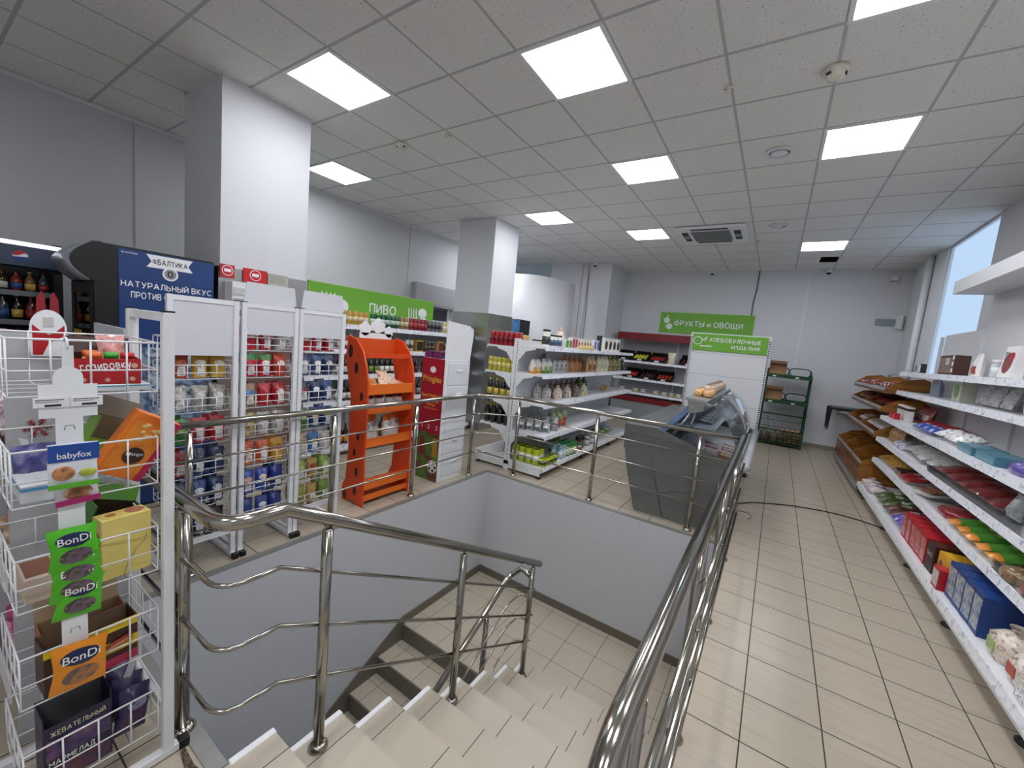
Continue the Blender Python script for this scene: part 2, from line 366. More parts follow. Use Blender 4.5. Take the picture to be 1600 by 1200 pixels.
b = B(); b.box((XL, 5.5, 2.13), (XL+.14, 6.7, 2.5), mat('a2a3a6', .6, var=.03)); b.box((XL, 5.5, 2.08), (XL+.17, 6.7, 2.13), mat('8d8e91', .5)); struct(b.make('trim_1'))
b = B(); b.box((XL, 5.62, 0), (XL+.03, 6.5, 2.05), mat('3b3c3f', .5)); dr = struct(b.make('door_1'))
p = B(); p.box((XL, 5.55, 0), (XL+.05, 5.62, 2.08), WHITE); p.box((XL, 6.5, 0), (XL+.05, 6.57, 2.08), WHITE); p.make('door_frame', dr)
b = B(); b.box((-3.4, YF, 0), (XR+.06, YF+.2, HC), WALLP); wf = struct(b.make('wall_far'))
p = B(); p.box((.31, YF-.012, 0), (.35, YF, HC), WHITE2); p.make('joint_cover', wf)
b = B(); b.box((XL-.2, YB-.2, 0), (XR+.3, YB, HC), WALLP); struct(b.make('wall_back'))
# window wall: solid near the camera, a tall window, a pier
b = B(); b.box((XR, YB, 0), (XR+.06, 6.77, HC), WALLG); b.box((XR, 8.42, 0), (XR+.06, YF, HC), WALLP); b.box((XR, 6.77, 0), (XR+.06, 8.42, 1.15), WALLP)
wr = struct(b.make('wall_right'))
b = B(); b.box((XR+.03, 6.77, 1.15), (XR+.06, 6.80, HC), WHITE); b.box((XR+.03, 8.39, 1.15), (XR+.06, 8.42, HC), WHITE); b.box((XR+.03, 6.8, HC-.03), (XR+.06, 8.39, HC), WHITE)
b.box((XR-.03, 6.77, 1.12), (XR+.06, 8.42, 1.17), WHITE)
wn = struct(b.make('window_1'))
p = B(); p.box((XR+.04, 6.8, 1.17), (XR+.044, 8.39, HC-.03), glassmat('window_glass', (.98, .99, 1, 1), .01)); p.make('pane', wn)
# recess beyond the curved partition, pillars
b = B(); b.box((-4.9, 8.95, 0), (-4.08, 9.05, HC), WALLG); struct(b.make('wall_recess'))
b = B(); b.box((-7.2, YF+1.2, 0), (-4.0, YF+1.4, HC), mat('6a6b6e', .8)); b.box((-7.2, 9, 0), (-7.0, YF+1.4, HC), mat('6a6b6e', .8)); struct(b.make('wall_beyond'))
b = B(); b.box((-4.08, 9.0, 0), (-3.38, YF+.2, HC), WALLP); pl = struct(b.make('pillar'))
p = B(); p.tube([(-3.97, 8.97, 1.5), (-3.97, 8.97, 2.5), (-3.94, 8.97, HC)], .02, WHITE2); p.tube([(-3.90, 8.98, 1.5), (-3.89, 8.98, 2.3), (-3.93, 8.98, HC)], .009, GREYP); p.make('cable_duct', pl)
for i, (y0, y1) in enumerate(((1.57, 2.32), (5.42, 6.11))):
    b = B(); b.box((-4.82, y0, 0), (-4.06, y1, HC), WALLP); pc = struct(b.make('pillar'))
    q = B(); q.box((-4.835, y0-.015, 0), (-4.045, y1+.015, 1.98), STEELB); q.make('steel_cladding', pc)
pts = [(-6, 6.98), (-4.95, 6.98), (-4.63, 7.03), (-4.4, 7.11), (-4.2, 7.26), (-4.08, 7.48), (-4.01, 7.75), (-3.97, 8.0), (-3.96, 8.4)]
b = B(); n = len(pts); inn = [(x-.05*(1 if i > 3 else .2), y+.05) for i, (x, y) in enumerate(pts)]
b.prism(pts+inn[::-1], WHITE, 'z', 0, 2.92, True); struct(b.make('wall_partition'))
# baseboards
BB = mat('8a8175', .5, var=.06)
b = B(); b.box((-3.38, YF-.012, 0), (XR, YF, .08), BB); struct(b.make('baseboard_far'))
b = B(); b.box((XR-.012, 8.42, 0), (XR, YF, .08), BB); struct(b.make('baseboard_right'))
# ------------------------------------------------------------------ stairwell
WS = mat('c6c7ca', .8, var=.02, scale=40, bump=.15)
LZ = -1.25; RS = .15625; TR = .296
b = B(); b.box((OX0-.12, OY0-.1, -3.2), (OX0, OY1+.12, -.001), WS); struct(b.make('wall_stairwell_left'))
b = B(); b.box((OX0, OY1, -3.2), (OX1+.12, OY1+.12, -.001), WS); struct(b.make('wall_stairwell_far'))
b = B(); b.box((OX1, OY0, -3.2), (OX1+.12, OY1, -.001), WS); struct(b.make('wall_stairwell_right'))
b = B(); b.box((OX0, OY0-.12, -3.2), (OX1, OY0, -.02), WS); struct(b.make('wall_stairwell_near'))
CB = mat('8f8f8c', .5, .4, var=.12, scale=14)
b = B(); b.box((OX0-.055, OY0-.055, 0), (OX0, OY1+.055, .006), CB); b.box((OX0, OY1, 0), (OX1+.055, OY1+.055, .006), CB); b.box((OX1, OY0, 0), (OX1+.055, OY1, .006), CB); b.box((OX0, OY0-.055, 0), (-1.43, OY0, .006), CB)
struct(b.make('trim_2'))
# landing
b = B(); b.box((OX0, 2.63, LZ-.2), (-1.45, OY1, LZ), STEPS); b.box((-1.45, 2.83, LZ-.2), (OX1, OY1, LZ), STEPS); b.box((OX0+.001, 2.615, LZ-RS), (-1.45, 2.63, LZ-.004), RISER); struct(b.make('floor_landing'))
# upper flight: descends away from the camera
poly = [(OY0, -.03)]; up_ = B()
for k in range(8):
    y1 = .76+TR*k; y0 = OY0 if k == 0 else y1-TR-.02
    up_.box((-1.43, y0, -RS*k-.03), (OX1, y1, -RS*k), STEPT)
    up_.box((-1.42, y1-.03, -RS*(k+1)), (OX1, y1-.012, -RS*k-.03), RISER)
poly = [(OY0, -.03)]
for k in range(8): y1 = .76+TR*k-.03; poly += [(y1, -RS*k-.03), (y1, -RS*(k+1)-.03)]
poly += [(2.83, LZ-.2), (2.7, LZ-.2), (OY0, -.35)]
up_.prism(poly, WS, 'x', -1.42, OX1-.001); uf = struct(up_.make('stairs'))
for k in range(8):
    y1 = .76+TR*k; y0 = OY0 if k == 0 else y1-TR
    p = B(); p.cbox((-1.446, y0+.005, -RS*k-.028), (-1.418, y1+.003, -RS*k+.004), WHITE, .003); p.make('edge_strip', uf)
# lower flight: descends towards the camera
lo = B()
for k in range(7):
    z = LZ-RS*(k+1); y1 = 2.63-.29*k
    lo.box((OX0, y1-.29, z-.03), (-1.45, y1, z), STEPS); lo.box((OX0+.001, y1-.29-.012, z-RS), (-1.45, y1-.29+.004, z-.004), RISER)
struct(lo.make('stairs'))
b = B(); b.box((OX0, OY1-.012, LZ), (OX1, OY1, LZ+.085), RISER); struct(b.make('baseboard_landing_far'))
b = B(); sl = RS/.29
y0 = 2.62; b.prism([(OY1-.012, LZ), (OY1-.012, LZ+.085), (y0, LZ+.085), (.75, LZ+.085-sl*(y0-.75)), (.75, LZ-.22-sl*(y0-.75)), (y0, LZ-.22), (y0+.01, LZ)], RISER, 'x', OX0, OX0+.012)
b.box((OX0, .75, LZ+.085), (OX0+.014, .751, LZ+.086), RISER)
struct(b.make('baseboard_landing_left'))
b = B(); b.box((OX1-.012, 2.9, LZ), (OX1, OY1-.012, LZ+.085), RISER); struct(b.make('baseboard_landing_right'))
# ------------------------------------------------------------------ railings
def arc(a, c, e, r=.07, n=6):
    """rounded corner points at c between a and e"""
    a, c, e = Vector(a), Vector(c), Vector(e); u = (a-c).normalized(); w = (e-c).normalized()
    p, q = c+u*r, c+w*r
    return [tuple((1-t)**2*p+2*t*(1-t)*c+t*t*q) for t in [i/n for i in range(n+1)]]
def path(pts, r=.07):
    out = [pts[0]]
    for i in range(1, len(pts)-1): out += arc(pts[i-1], pts[i], pts[i+1], r)
    return out+[pts[-1]]
def railpost(x, y, z0, z1, parent, r=.02):
    p = B(); p.tube([(x, y, z0+.004), (x, y, z1-.035)], r, STEEL, 12); p.tube([(x, y, z1-.035), (x, y, z1)], .007, STEEL, 6); p.ball((x, y, z1-.035), (r*.98, r*.98, r*.5), STEEL, 12, 6)
    o = p.make('post', parent)
    f = B(); f.lathe([(r*1.9, 0), (r*1.9, .006), (r*1.5, .018), (r*1.02, .024)], STEEL, 16, (x, y, z0)); f.make('flange', o)
    return o
gr = tag(empty('guard_railing', (-2.77, 3.65, 0)), 'polished steel guard railing around three sides of the stairwell', 'railing')
OG = Vector((-2.77, 3.65, 0))
def shift(pts): return [tuple(Vector(p)-OG) for p in pts]
gp = [(-2.77, .62, .93), (-2.77, 3.62, .93), (-2.41, 3.95, .93), (-.14, 3.95, .93)]
p = B(); p.tube(shift(path(gp, .09)), .0215, STEEL, 14); p.make('handrail', gr)
p = B(); p.tube(shift(path([(-.14, 3.95, .95), (-.14, .58, .95), (-.14, .50, .55)], .12)), .0255, STEEL, 16); p.ball(shift([(-.14, 3.95, .945)])[0], .027, STEEL, 12, 8); p.make('handrail', gr)
for z in (.725, .5, .28):
    p = B(); p.tube(shift(path([(-2.745, .62, z), (-2.745, 3.62, z), (-2.40, 3.925, z), (-.16, 3.925, z)], .09)), .0075, STEEL, 8); p.make('rod', gr)
    p = B(); p.tube(shift([(-.105, 3.97, z), (-.105, .55, z)]), .009, STEEL, 8); p.make('rod', gr)
for x, y in ((-2.77, .93), (-2.77, 1.85), (-2.77, 2.70), (-2.77, 3.58), (-2.41, 3.97), (-1.44, 3.95), (-.47, 3.96)): railpost(x-OG.x, y-OG.y, 0, .915, gr)
for y in (.81, 1.74, 2.67, 3.6):
    o = railpost(-.14-OG.x, y-OG.y, 0, .93, gr)
    for z in (.725, .5, .28):
        s_ = B(); s_.tube(shift([(-.125, y, z), (-.10, y, z)]), .008, STEEL, 6); s_.make('rod_holder', o)
sr = tag(empty('stair_railing', (-1.64, .545, 0)), 'polished steel handrail going down the upper flight beside white edge strips', 'railing')
OG = Vector((-1.64, .545, 0)); RX = -1.366
def rz(y, off): return .93-.539*max(0, y-.74)-off
p = B(); p.tube(shift(arc((-2.7, .545, .93), (RX, .545, .93), (RX, .74, .93), .10, 8) and [(-2.74, .545, .93)]+arc((-2.7, .545, .93), (RX, .545, .93), (RX, .74, .93), .10, 8)+[(RX, .74, .93), (RX, 2.80, rz(2.80, 0))]), .0255, STEEL, 16)
e = shift([(RX, 2.80, rz(2.80, 0))])[0]; p.ball(e, .0255, STEEL, 12, 8); p.make('handrail', sr)
for off in (.225, .455, .685):
    p = B(); p.tube(shift([(-2.74, .545, .93-off)]+arc((-2.7, .545, .93-off), (RX-.02, .545, .93-off), (RX-.02, .74, .93-off), .10, 8)+[(RX-.02, .74, .93-off), (RX-.02, 2.80, rz(2.80, off))]), .0085, STEEL, 8); p.make('rod', sr)
railpost(-1.70-OG.x, .552-OG.y, 0, .915, sr, .024)
for y, k in ((.907, 1), (1.79, 4), (2.69, 7)): railpost(RX-OG.x, y-OG.y, -RS*k, rz(y, 0)-.01, sr, .021)
lr = tag(empty('lower_stair_railing', (-1.5, 2.6, LZ)), 'polished steel handrail of the lower flight below the landing', 'railing')
OG = Vector((-1.5, 2.6, LZ))
def lz(y, off): return -.26-.539*max(0, 2.58-y)-off
p = B(); p.tube(shift(path([(RX-.02, 2.70, -.245), (-1.5, 2.75, -.25), (-1.52, 2.58, -.26), (-1.52, .9, lz(.9, 0))], .03)), .0215, STEEL, 12); p.make('handrail', lr)
for off in (.2, .4, .6):
    p = B(); p.tube(shift(path([(RX-.02, 2.72, -.25-off), (-1.47, 2.75, -.25-off), (-1.49, 2.58, lz(2.58, off)), (-1.49, 1.2, lz(1.2, off))], .06)), .008, STEEL, 8); p.make('rod', lr)
railpost(-1.52-OG.x, 2.33-OG.y, LZ-2*RS-OG.z, lz(2.33, 0)-.01-OG.z, lr)
railpost(-1.52-OG.x, 1.45-OG.y, LZ-5*RS-OG.z, lz(1.45, 0)-.01-OG.z, lr)
# ------------------------------------------------------------------ ceiling fittings
LENS = mat('f8faff', .5, var=0, emit=LAMP, name='lit_diffuser')
def lamp(): 
    r = empty('ceiling_light'); f = B()
    for a, c in (((-.3, -.3), (.3, -.275)), ((-.3, .275), (.3, .3)), ((-.3, -.275), (-.275, .275)), ((.275, -.275), (.3, .275))): f.box((a[0], a[1], -.014), (c[0], c[1], -.002), WHITE)
    f.make('frame', r); d = B(); d.box((-.275, -.275, -.008), (.275, .275, -.003), LENS); d.make('diffuser', r); return r
CELL = [(-3, 0, 'above the first pillar, beside the smoke detector'), (0, 1, 'over the middle of the stairwell'), (3, 1, 'above the window side shelving close to the camera'), (3, 4, 'between the big smoke detector and the shelving'), (0, 4, 'over the island shelving'), (-6, 2, 'behind the first pillar'), (-3, 6, 'just past the second pillar'), (-1, 8, 'next to the air conditioner cassette'), (3, 10, 'by the missing ceiling tile'), (-6, 8, 'hidden behind the second pillar'),
        (3, -2, 'above the camera, window side'), (0, -2, 'above the camera, stairwell side'), (3, -5, 'at the entrance behind the camera, window side'), (0, -5, 'at the entrance behind the camera')]
for i, j, w in CELL:
    place('lamp', lamp, (X0c+.6*(i+.5), Y0c+.6*(j+.5), HC), (0, 0, 0), 'square lit ceiling panel '+w, 'ceiling light', 'square ceiling lights')
CREAM = mat('d9d7c8', .5, var=.04)
def detector():
    b = B(); b.lathe([(.075, 0), (.075, -.022), (.06, -.03), (.05, -.05), (.03, -.058), (0, -.06)][::-1], CREAM, 20); o = b.make('smoke_detector')
    for a in range(3):
        s_ = B(); t = a*2.1-1.2; s_.box((-.014, -.062, -.046), (.014, -.05, -.034), DARK); s_.make('smoke_slot', o, rot=(0, 0, t))
    return o
for x, y, sc, w in ((.06, 3.39, 1, 'large cream smoke detector on the ceiling near the window side light'), (-3.58, 3.02, .85, 'cream smoke detector on the ceiling between two lit panels'), (-4.54, 6.6, .7, 'small smoke detector near the second pillar'), (-2.96, 3.06, .45, 'tiny sensor beside the cream smoke detector'), (-.55, 3.33, .45, 'tiny white sensor on a ceiling rail over the stairwell'), (-.5, 7.6, .4, 'tiny white sensor at the air conditioner corner')):
    place('det', detector, (x, y, HC-.001), (0, 0, .5), w, 'smoke detector', 'ceiling sensors', sc)
def vent():
    b = B(); b.lathe([(.115, 0), (.115, -.012), (.085, -.02), (.085, -.002)][::-1], WHITE2, 24); o = b.make('round_vent')
    c = B(); c.lathe([(.084, -.001), (.084, -.003)][::-1], DARK, 24); c.make('vent_opening', o)
    c = B(); c.lathe([(.062, -.012), (.07, -.016), (.045, -.026), (0, -.028)][::-1], WHITE2, 24); c.make('vent_disc', o); return o
for x, y, w in ((-.24, 4.48, 'white round ceiling vent over the aisle before the air conditioner'), (-.24, 6.82, 'white round ceiling vent beside the air conditioner')): place('vent', vent, (x, y, HC-.002), (0, 0, 0), w, 'vent', 'round ceiling vents')
ac = tag(empty('air_conditioner_cassette', (-1.1, 7.05, HC-.002)), 'square ceiling air conditioner cassette with grey grille above the bakery', 'air conditioner')
b = B(); b.cbox((-.48, -.48, -.035), (.48, .48, 0), WHITE, .02); b.make('panel', ac)
b = B(); b.box((-.27, -.27, -.042), (.27, .27, -.034), GREYP)
for k in range(12): b.box((-.26, -.26+k*.045, -.046), (.26, -.25+k*.045, -.041), mat('6d7074', .5))
b.make('grille', ac)
for x, y, w, d in ((0, .36, .25, .045), (0, -.36, .25, .045), (.36, 0, .045, .25), (-.36, 0, .045, .25)): b = B(); b.box((x-w, y-d, -.038), (x+w, y+d, -.033), DARK); b.box((x-w*.96, y-d*.3, -.046), (x+w*.96, y+d*.3, -.038), GREYP); b.make('air_slot', ac)
def cctv():
    b = B(); b.lathe([(.05, .07), (.055, .02), (.05, 0)][::-1], WHITE, 16); o = b.make('security_camera')
    c = B(); c.ball((0, 0, .005), .042, BLACK, 14, 8); c.make('dome', o); return o
for x, y, z, w in ((-1.44, 9.98, HC-.07, 'small dome security camera on the far wall over the fruit sign'), (.61, 9.98, HC-.07, 'small dome security camera on the far wall under the missing tile'), (-3.75, 8.9, HC-.07, 'small dome security camera on the pillar with the cable duct')): place('cctv', cctv, (x, y, z), (0, 0, 0), w, 'security camera', 'dome cameras')
b = B(); b.cbox((-.05, -.06, -.07), (.05, 0, .07), WHITE2, .01); o = tag(b.make('motion_sensor', loc=(1.62, YF-.001, HC-.2), rot=(0, 0, -.5)), 'white motion sensor box high in the far corner', 'sensor')
b = B(); b.box((-.05, -.062, -.04), (.05, -.058, .0), GREYP); b.make('lens_window', o, rot=(0, 0, 0))
b = B(); b.tube([(1.80, 8.97, .02), (1.80, 8.97, HC)], .045, WHITE2, 14); tag(b.make('heating_pipe'), 'white vertical heating pipe beside the window', 'pipe')
b = B(); b.tube([(1.83, 9.25, .3), (1.83, 9.25, 2.6)], .012, GREYP, 8); tag(b.make('thin_pipe'), 'thin grey pipe behind the white heating pipe', 'pipe')
o = tag(empty('wall_fan', (1.72, YF, 2.56)), 'grey wall plate with white bracket on the far wall near the corner', 'bracket')
b = B(); b.box((-.28, -.03, -.07), (.0, 0, .05), mat('8b97a3', .4)); b.make('plate', o); b = B(); b.cbox((0, -.09, -.13), (.09, 0, .13), WHITE2, .01); b.make('bracket', o); o.name = 'wall_bracket'
cab = B(); cab.tube([(-.55, YF-.012, HC), (-.55, YF-.012, 3.1), (-.58, YF-.013, 2.85), (-.575, YF-.012, 2.45)], .012, mat('5b5d60', .5), 8); tag(cab.make('wall_cable'), 'grey cable hanging down the far wall to the fruit sign', 'cable')
b = B(); P_ = [(-.16, 5.1, .008), (.0, 5.32, .008), (.15, 5.43, .008), (.38, 5.58, .008), (.64, 5.67, .008), (.82, 5.69, .008), (1.0, 5.66, .008), (1.24, 5.54, .008), (1.4, 5.44, .008)]
b.tube(P_, .006, BLACK, 6); tag(b.make('floor_cable'), 'black cable lying across the aisle floor to the shelving', 'cable')
b = B(); b.tube([(-.16, 4.86, .004), (-.13, 4.87, .004), (-.10, 4.9, .004), (-.07, 4.91, .004), (-.04, 4.905, .004), (-.01, 4.88, .004), (.005, 4.84, .004), (.008, 4.79, .004), (-.003, 4.75, .004), (-.02, 4.72, .004)], .0025, DARK, 5); tag(b.make('thin_wire'), 'thin loose wire loop on the floor beside the railing', 'cable')
# ================================================================== GOODS: builders (base at z=0, front towards -y)
def _bag(w, h, d, stand, nu=9, nv=11, seed=0, wr=.09):
    """front/back heights of a crimped bag: returns grid of (x, t, z)"""
    q = random.Random(seed); ph = [q.uniform(0, 6.28) for _ in range(6)]
    g = []
    for j in range(nv+1):
        v = j/nv; row = []
        if stand: f = 1-.08*math.cos(v*6) if v < .5 else max(0, 1-((v-.5)/.47)**1.8) if v < .97 else 0
        else: f = max(0, math.sin(PI*min(1, max(0, (v-.04)/.92))))**.6
        for i in range(nu+1):
            u = i/nu; e = max(0, 1-abs(2*u-1)**2.6)**.5
            t = d/2*f*e*(1+wr*3*math.sin(u*11+ph[0]+v*5)*math.sin(v*9+ph[1]))
            x = (u-.5)*w*(1-.06*f+.02*math.sin(v*7+ph[2])) + .012*w*math.sin(v*8+ph[3])
            row.append((x, t+.0006, v*h*(1+.012*math.sin(u*6+ph[4])) if j else 0))
        g.append(row)
    return g
def _bagmesh(g, mb, m, mtop=None, band=.75, mbot=None, bot=.0):
    nv, nu = len(g)-1, len(g[0])-1
    for sgn in (-1, 1):
        vs = [(x, sgn*t, z) for r in g for x, t, z in r]
        for mm, lo, hi in ((mbot or m, -1, bot), (m, bot, band), (mtop or m, band, 2)):
            fs = []
            for j in range(nv):
                if not (lo <= (j+.5)/nv < hi): continue
                for i in range(nu):
                    a, b, c, d = j*(nu+1)+i, j*(nu+1)+i+1, (j+1)*(nu+1)+i+1, (j+1)*(nu+1)+i
                    fs.append((a, b, c, d) if sgn < 0 else (d, c, b, a))
            if fs: mb.add(vs, fs, mm, True)
    # bottom
    r = g[0]; n = len(r)
    vs = [(x, -t, z) for x, t, z in r]+[(x, t, z) for x, t, z in r]
    mb.add(vs, [(i, n+i, n+i+1, i+1) for i in range(n-1)], mbot or m)
def _patch(g, u0, v0, u1, v1, m, name, parent, both=True, oval=False, n=8, lift=.0012):
    nv, nu = len(g)-1, len(g[0])-1
    def at(u, v):
        a, b = min(nu-1e-6, max(0, u*nu)), min(nv-1e-6, max(0, v*nv)); i, j = int(a), int(b); fa, fb = a-i, b-j
        P = [g[j][i], g[j][i+1], g[j+1][i], g[j+1][i+1]]
        return [P[0][k]*(1-fa)*(1-fb)+P[1][k]*fa*(1-fb)+P[2][k]*(1-fa)*fb+P[3][k]*fa*fb for k in range(3)]
    mb = B()
    for sgn in ((-1, 1) if both else (-1,)):
        vs = []; fs = []
        if oval:
            vs.append(at((u0+u1)/2, (v0+v1)/2)); R = 16
            for rr in (.5, 1):
                for q in range(R): vs.append(at((u0+u1)/2+(u1-u0)/2*rr*math.cos(q*2*PI/R), (v0+v1)/2+(v1-v0)/2*rr*math.sin(q*2*PI/R)))
            for q in range(R): q2 = (q+1) % R; fs += [(0, 1+q, 1+q2), (1+q, 1+R+q, 1+R+q2, 1+q2)]
        else:
            for j in range(n+1):
                for i in range(n+1): vs.append(at(u0+(u1-u0)*i/n, v0+(v1-v0)*j/n))
            for j in range(n):
                for i in range(n): a = j*(n+1)+i; fs.append((a, a+1, a+n+2, a+n+1))
        vs = [(x, sgn*(t+lift), z) for x, t, z in vs]
        mb.add(vs, fs if sgn < 0 else [f[::-1] for f in fs], m, True)
    return mb.make(name, parent)
def cm(c, rough=.35, coat=.2):
    """colour string, or several colours joined by + for a mottled (see-through or pictured) surface"""
    if '+' in c: return mottle(c.split('+'), 34, .3, .6)
    return mat(c, rough, var=.12, scale=14, coat=coat)
def pouch(name, w, h, d, c, top=None, lab=None, pic=None, stand=True, bot=None, seed=1, oval=True, card=None):
    def f():
        g = _bag(w, h, d, stand, seed=seed); b = B(); _bagmesh(g, b, cm(c), cm(top) if top else None, .74, cm(bot) if bot else None, .14); o = b.make(name)
        if lab: _patch(g, .18, .48, .82, .72, cm(lab), 'label', o, False, oval)
        if pic: _patch(g, .14, .12, .86, .45, cm(pic), 'picture', o, False, False)
        if card: _patch(g, .26, .08, .74, .46, cm(card), 'printed_card', o, False, False); _patch(g, .33, .12, .66, .26, cm('8a8a8c+d8d8d8+4a4a4c'), 'small_print', o, False, False, 4, .002)
        return o
    return f
def brandbag(name, w, h, d, c, blob, word, pic, tcol='ffffff'):
    """snack bag with a dark cloud, a brand word and a picture, hole-punched crimp on top"""
    def f():
        g = _bag(w, h, d, False, seed=len(word)+3, wr=.03); b = B(); _bagmesh(g, b, cm(c)); o = b.make(name)
        if blob: _patch(g, .12, .55, .88, .88, cm(blob), 'emblem', o, False, True)
        if pic: _patch(g, .16, .12, .86, .5, cm(pic), 'picture', o, False, True)
        text(word, mat(tcol, .5), o, 'lettering', (-w*.33, -d*.5-.004, h*.65), (1, 0, 0), (0, 0, 1), w*.66, h*.17, .0, .012)
        return o
    return f
def carton(name, w, h, d, c, face=None, top=None, word=None, wcol='ffffff', band=None, spot=None):
    def f():
        b = B(); b.cbox((-w/2, -d/2, 0), (w/2, d/2, h), cm(c, .5, .1), .002); o = b.make(name)
        if face: p = B(); p.box((-w*.44, -d/2-.0012, h*.12), (w*.44, -d/2-.0002, h*.88), cm(face)); p.make('printed_panel', o)
        if band: p = B(); p.box((-w/2-.0008, -d/2-.0015, h*.70), (w/2+.0008, d/2+.0015, h*.86), cm(band)); p.make('stripe', o)
        if top: p = B(); p.box((-w*.42, -d*.4, h+.0002), (w*.42, d*.4, h+.0012), cm(top)); p.make('top_panel', o)
        if spot:
            p = B(); p.lathe([(min(w, h)*.33, 0), (min(w, h)*.33, .002)], cm(spot), 16); s_ = p.make('picture', o, (0, -d/2-.0005, h*.46), (PI/2, 0, 0)); s_.scale = (1, max(1, min(1.35, h/w)), 1)
        if word: text(word, mat(wcol, .5), o, 'lettering', (-w*.36, -d/2-.003, h*.55), (1, 0, 0), (0, 0, 1), w*.72, min(h*.2, w*.25), .0005, .008)
        return o
    return f
def can(r, h, c, band=None, lid='c9c9c6', name='drink_can'):
    def f():
        b = B(); b.lathe([(r*.78, 0), (r, h*.05), (r, h*.93), (r*.84, h*.985)], cm(c, .3, .3), 12); o = b.make(name)
        l = B(); l.lathe([(r*.86, h*.98), (r*.86, h), (r*.76, h), (r*.74, h*.985), (0, h*.985)][::-1] and [(r*.86, h*.975), (r*.86, h), (r*.78, h), (r*.74, h*.985), (0, h*.985)], mat(lid, .25, .9), 12); l.make('lid', o)
        if band: l = B(); l.lathe([(r*1.012, h*.3), (r*1.012, h*.62)], cm(band), 12); l.make('label', o)
        return o
    return f
def bottle(r, h, c, lab, cap, neck=None, name='bottle', nf=.62):
    def f():
        b = B(); b.lathe([(r*.9, 0), (r, h*.02), (r, h*(nf-.05)), (r*.9, h*nf), (r*.42, h*(nf+.16)), (r*.34, h*.9), (r*.38, h*.965)], mat(c, .12, var=.1, coat=.5), 12); o = b.make(name)
        if lab: l = B(); l.lathe([(r*1.015, h*.14), (r*1.015, h*.44)], cm(lab), 12); l.make('label', o)
        if neck: l = B(); l.lathe([(r*.46, h*(nf+.16)), (r*.37, h*.89)], cm(neck), 12); l.make('neck_label', o)
        l = B(); l.lathe([(r*.42, h*.95), (r*.44, h*1.0), (0, h*1.002)], cm(cap), 10); l.make('cap', o)
        return o
    return f
def jar(r, h, c, lab, lid, name='jar', lh=.2):
    def f():
        b = B(); b.lathe([(r*.92, 0), (r, h*.04), (r, h*(1-lh-.06)), (r*.86, h*(1-lh))], cm(c, .25, .4), 14); o = b.make(name)
        l = B(); l.lathe([(r*.93, h*(1-lh)), (r*.95, h*.99), (0, h)], cm(lid, .4, .1), 14); l.make('lid', o)
        if lab: l = B(); l.lathe([(r*1.015, h*.14), (r*1.015, h*.6)], cm(lab), 14); l.make('label', o)
        return o
    return f
def loafbag(name, w, h, d, c, lab=None, tie=None, seed=2):
    """plump see-through bag gathered at the top"""
    def f():
        q = random.Random(seed); b = B(); n = 12; rings = [(.85, 0), (1, .12), (1.02, .4), (.95, .62), (.6, .78), (.22, .86), (.4, 1.0)]; vs = []; fs = []
        for k, (s_, z) in enumerate(rings):
            for i in range(n):
                a = 2*PI*i/n; jx = 1+q.uniform(-.05, .05)*(1 if k < 4 else 2.2)
                ca, sa = math.cos(a), math.sin(a); sq = (abs(ca)**3+abs(sa)**3)**(-1/3)
                vs.append((w/2*s_*jx*ca*sq, d/2*s_*jx*sa*sq, z*h))
        for k in range(len(rings)-1):
            for i in range(n): i2 = (i+1) % n; fs.append((k*n+i, k*n+i2, (k+1)*n+i2, (k+1)*n+i))
        b.add(vs, fs, cm(c), True); b.add(vs[:n], [tuple(range(n))[::-1]], cm(c)); o = b.make(name)
        if lab: p = B(); p.cbox((-w*.2, -d*.52, h*.2), (w*.2, -d*.495, h*.5), cm(lab), .003); p.make('label', o)
        if tie: p = B(); p.lathe([(w*.12, h*.84), (w*.15, h*.86), (w*.12, h*.88)], cm(tie), 10); p.make('tie', o)
        return o
    return f
def row(key, fn, n, p0, p1, rot, desc, end, place_, cat, group, jit=.0):
    """n individuals along a line; the label counts from a landmark end"""
    for i in range(n):
        t = i/(n-1) if n > 1 else 0
        p = [p0[k]+(p1[k]-p0[k])*t for k in range(3)]
        place(key, fn, (p[0]+rnd.uniform(-jit, jit), p[1]+rnd.uniform(-jit, jit), p[2]), (0, 0, rot+rnd.uniform(-jit, jit)*8), f'{desc}, {nth(i, n, end)}, {place_}', cat, group)
LEFTW, RIGHTW = -PI/2, PI/2       # facing -x / +x
PRICE = mottle(['dfe2ee', 'f4f5fb', 'e9ebf4', 'b4b9cc'], 22, .4, .3, 'price_tags')
SHELF = mat('e4e5e8', .35, var=.02); SHELFB = mat('d4d6da', .5, var=.03)
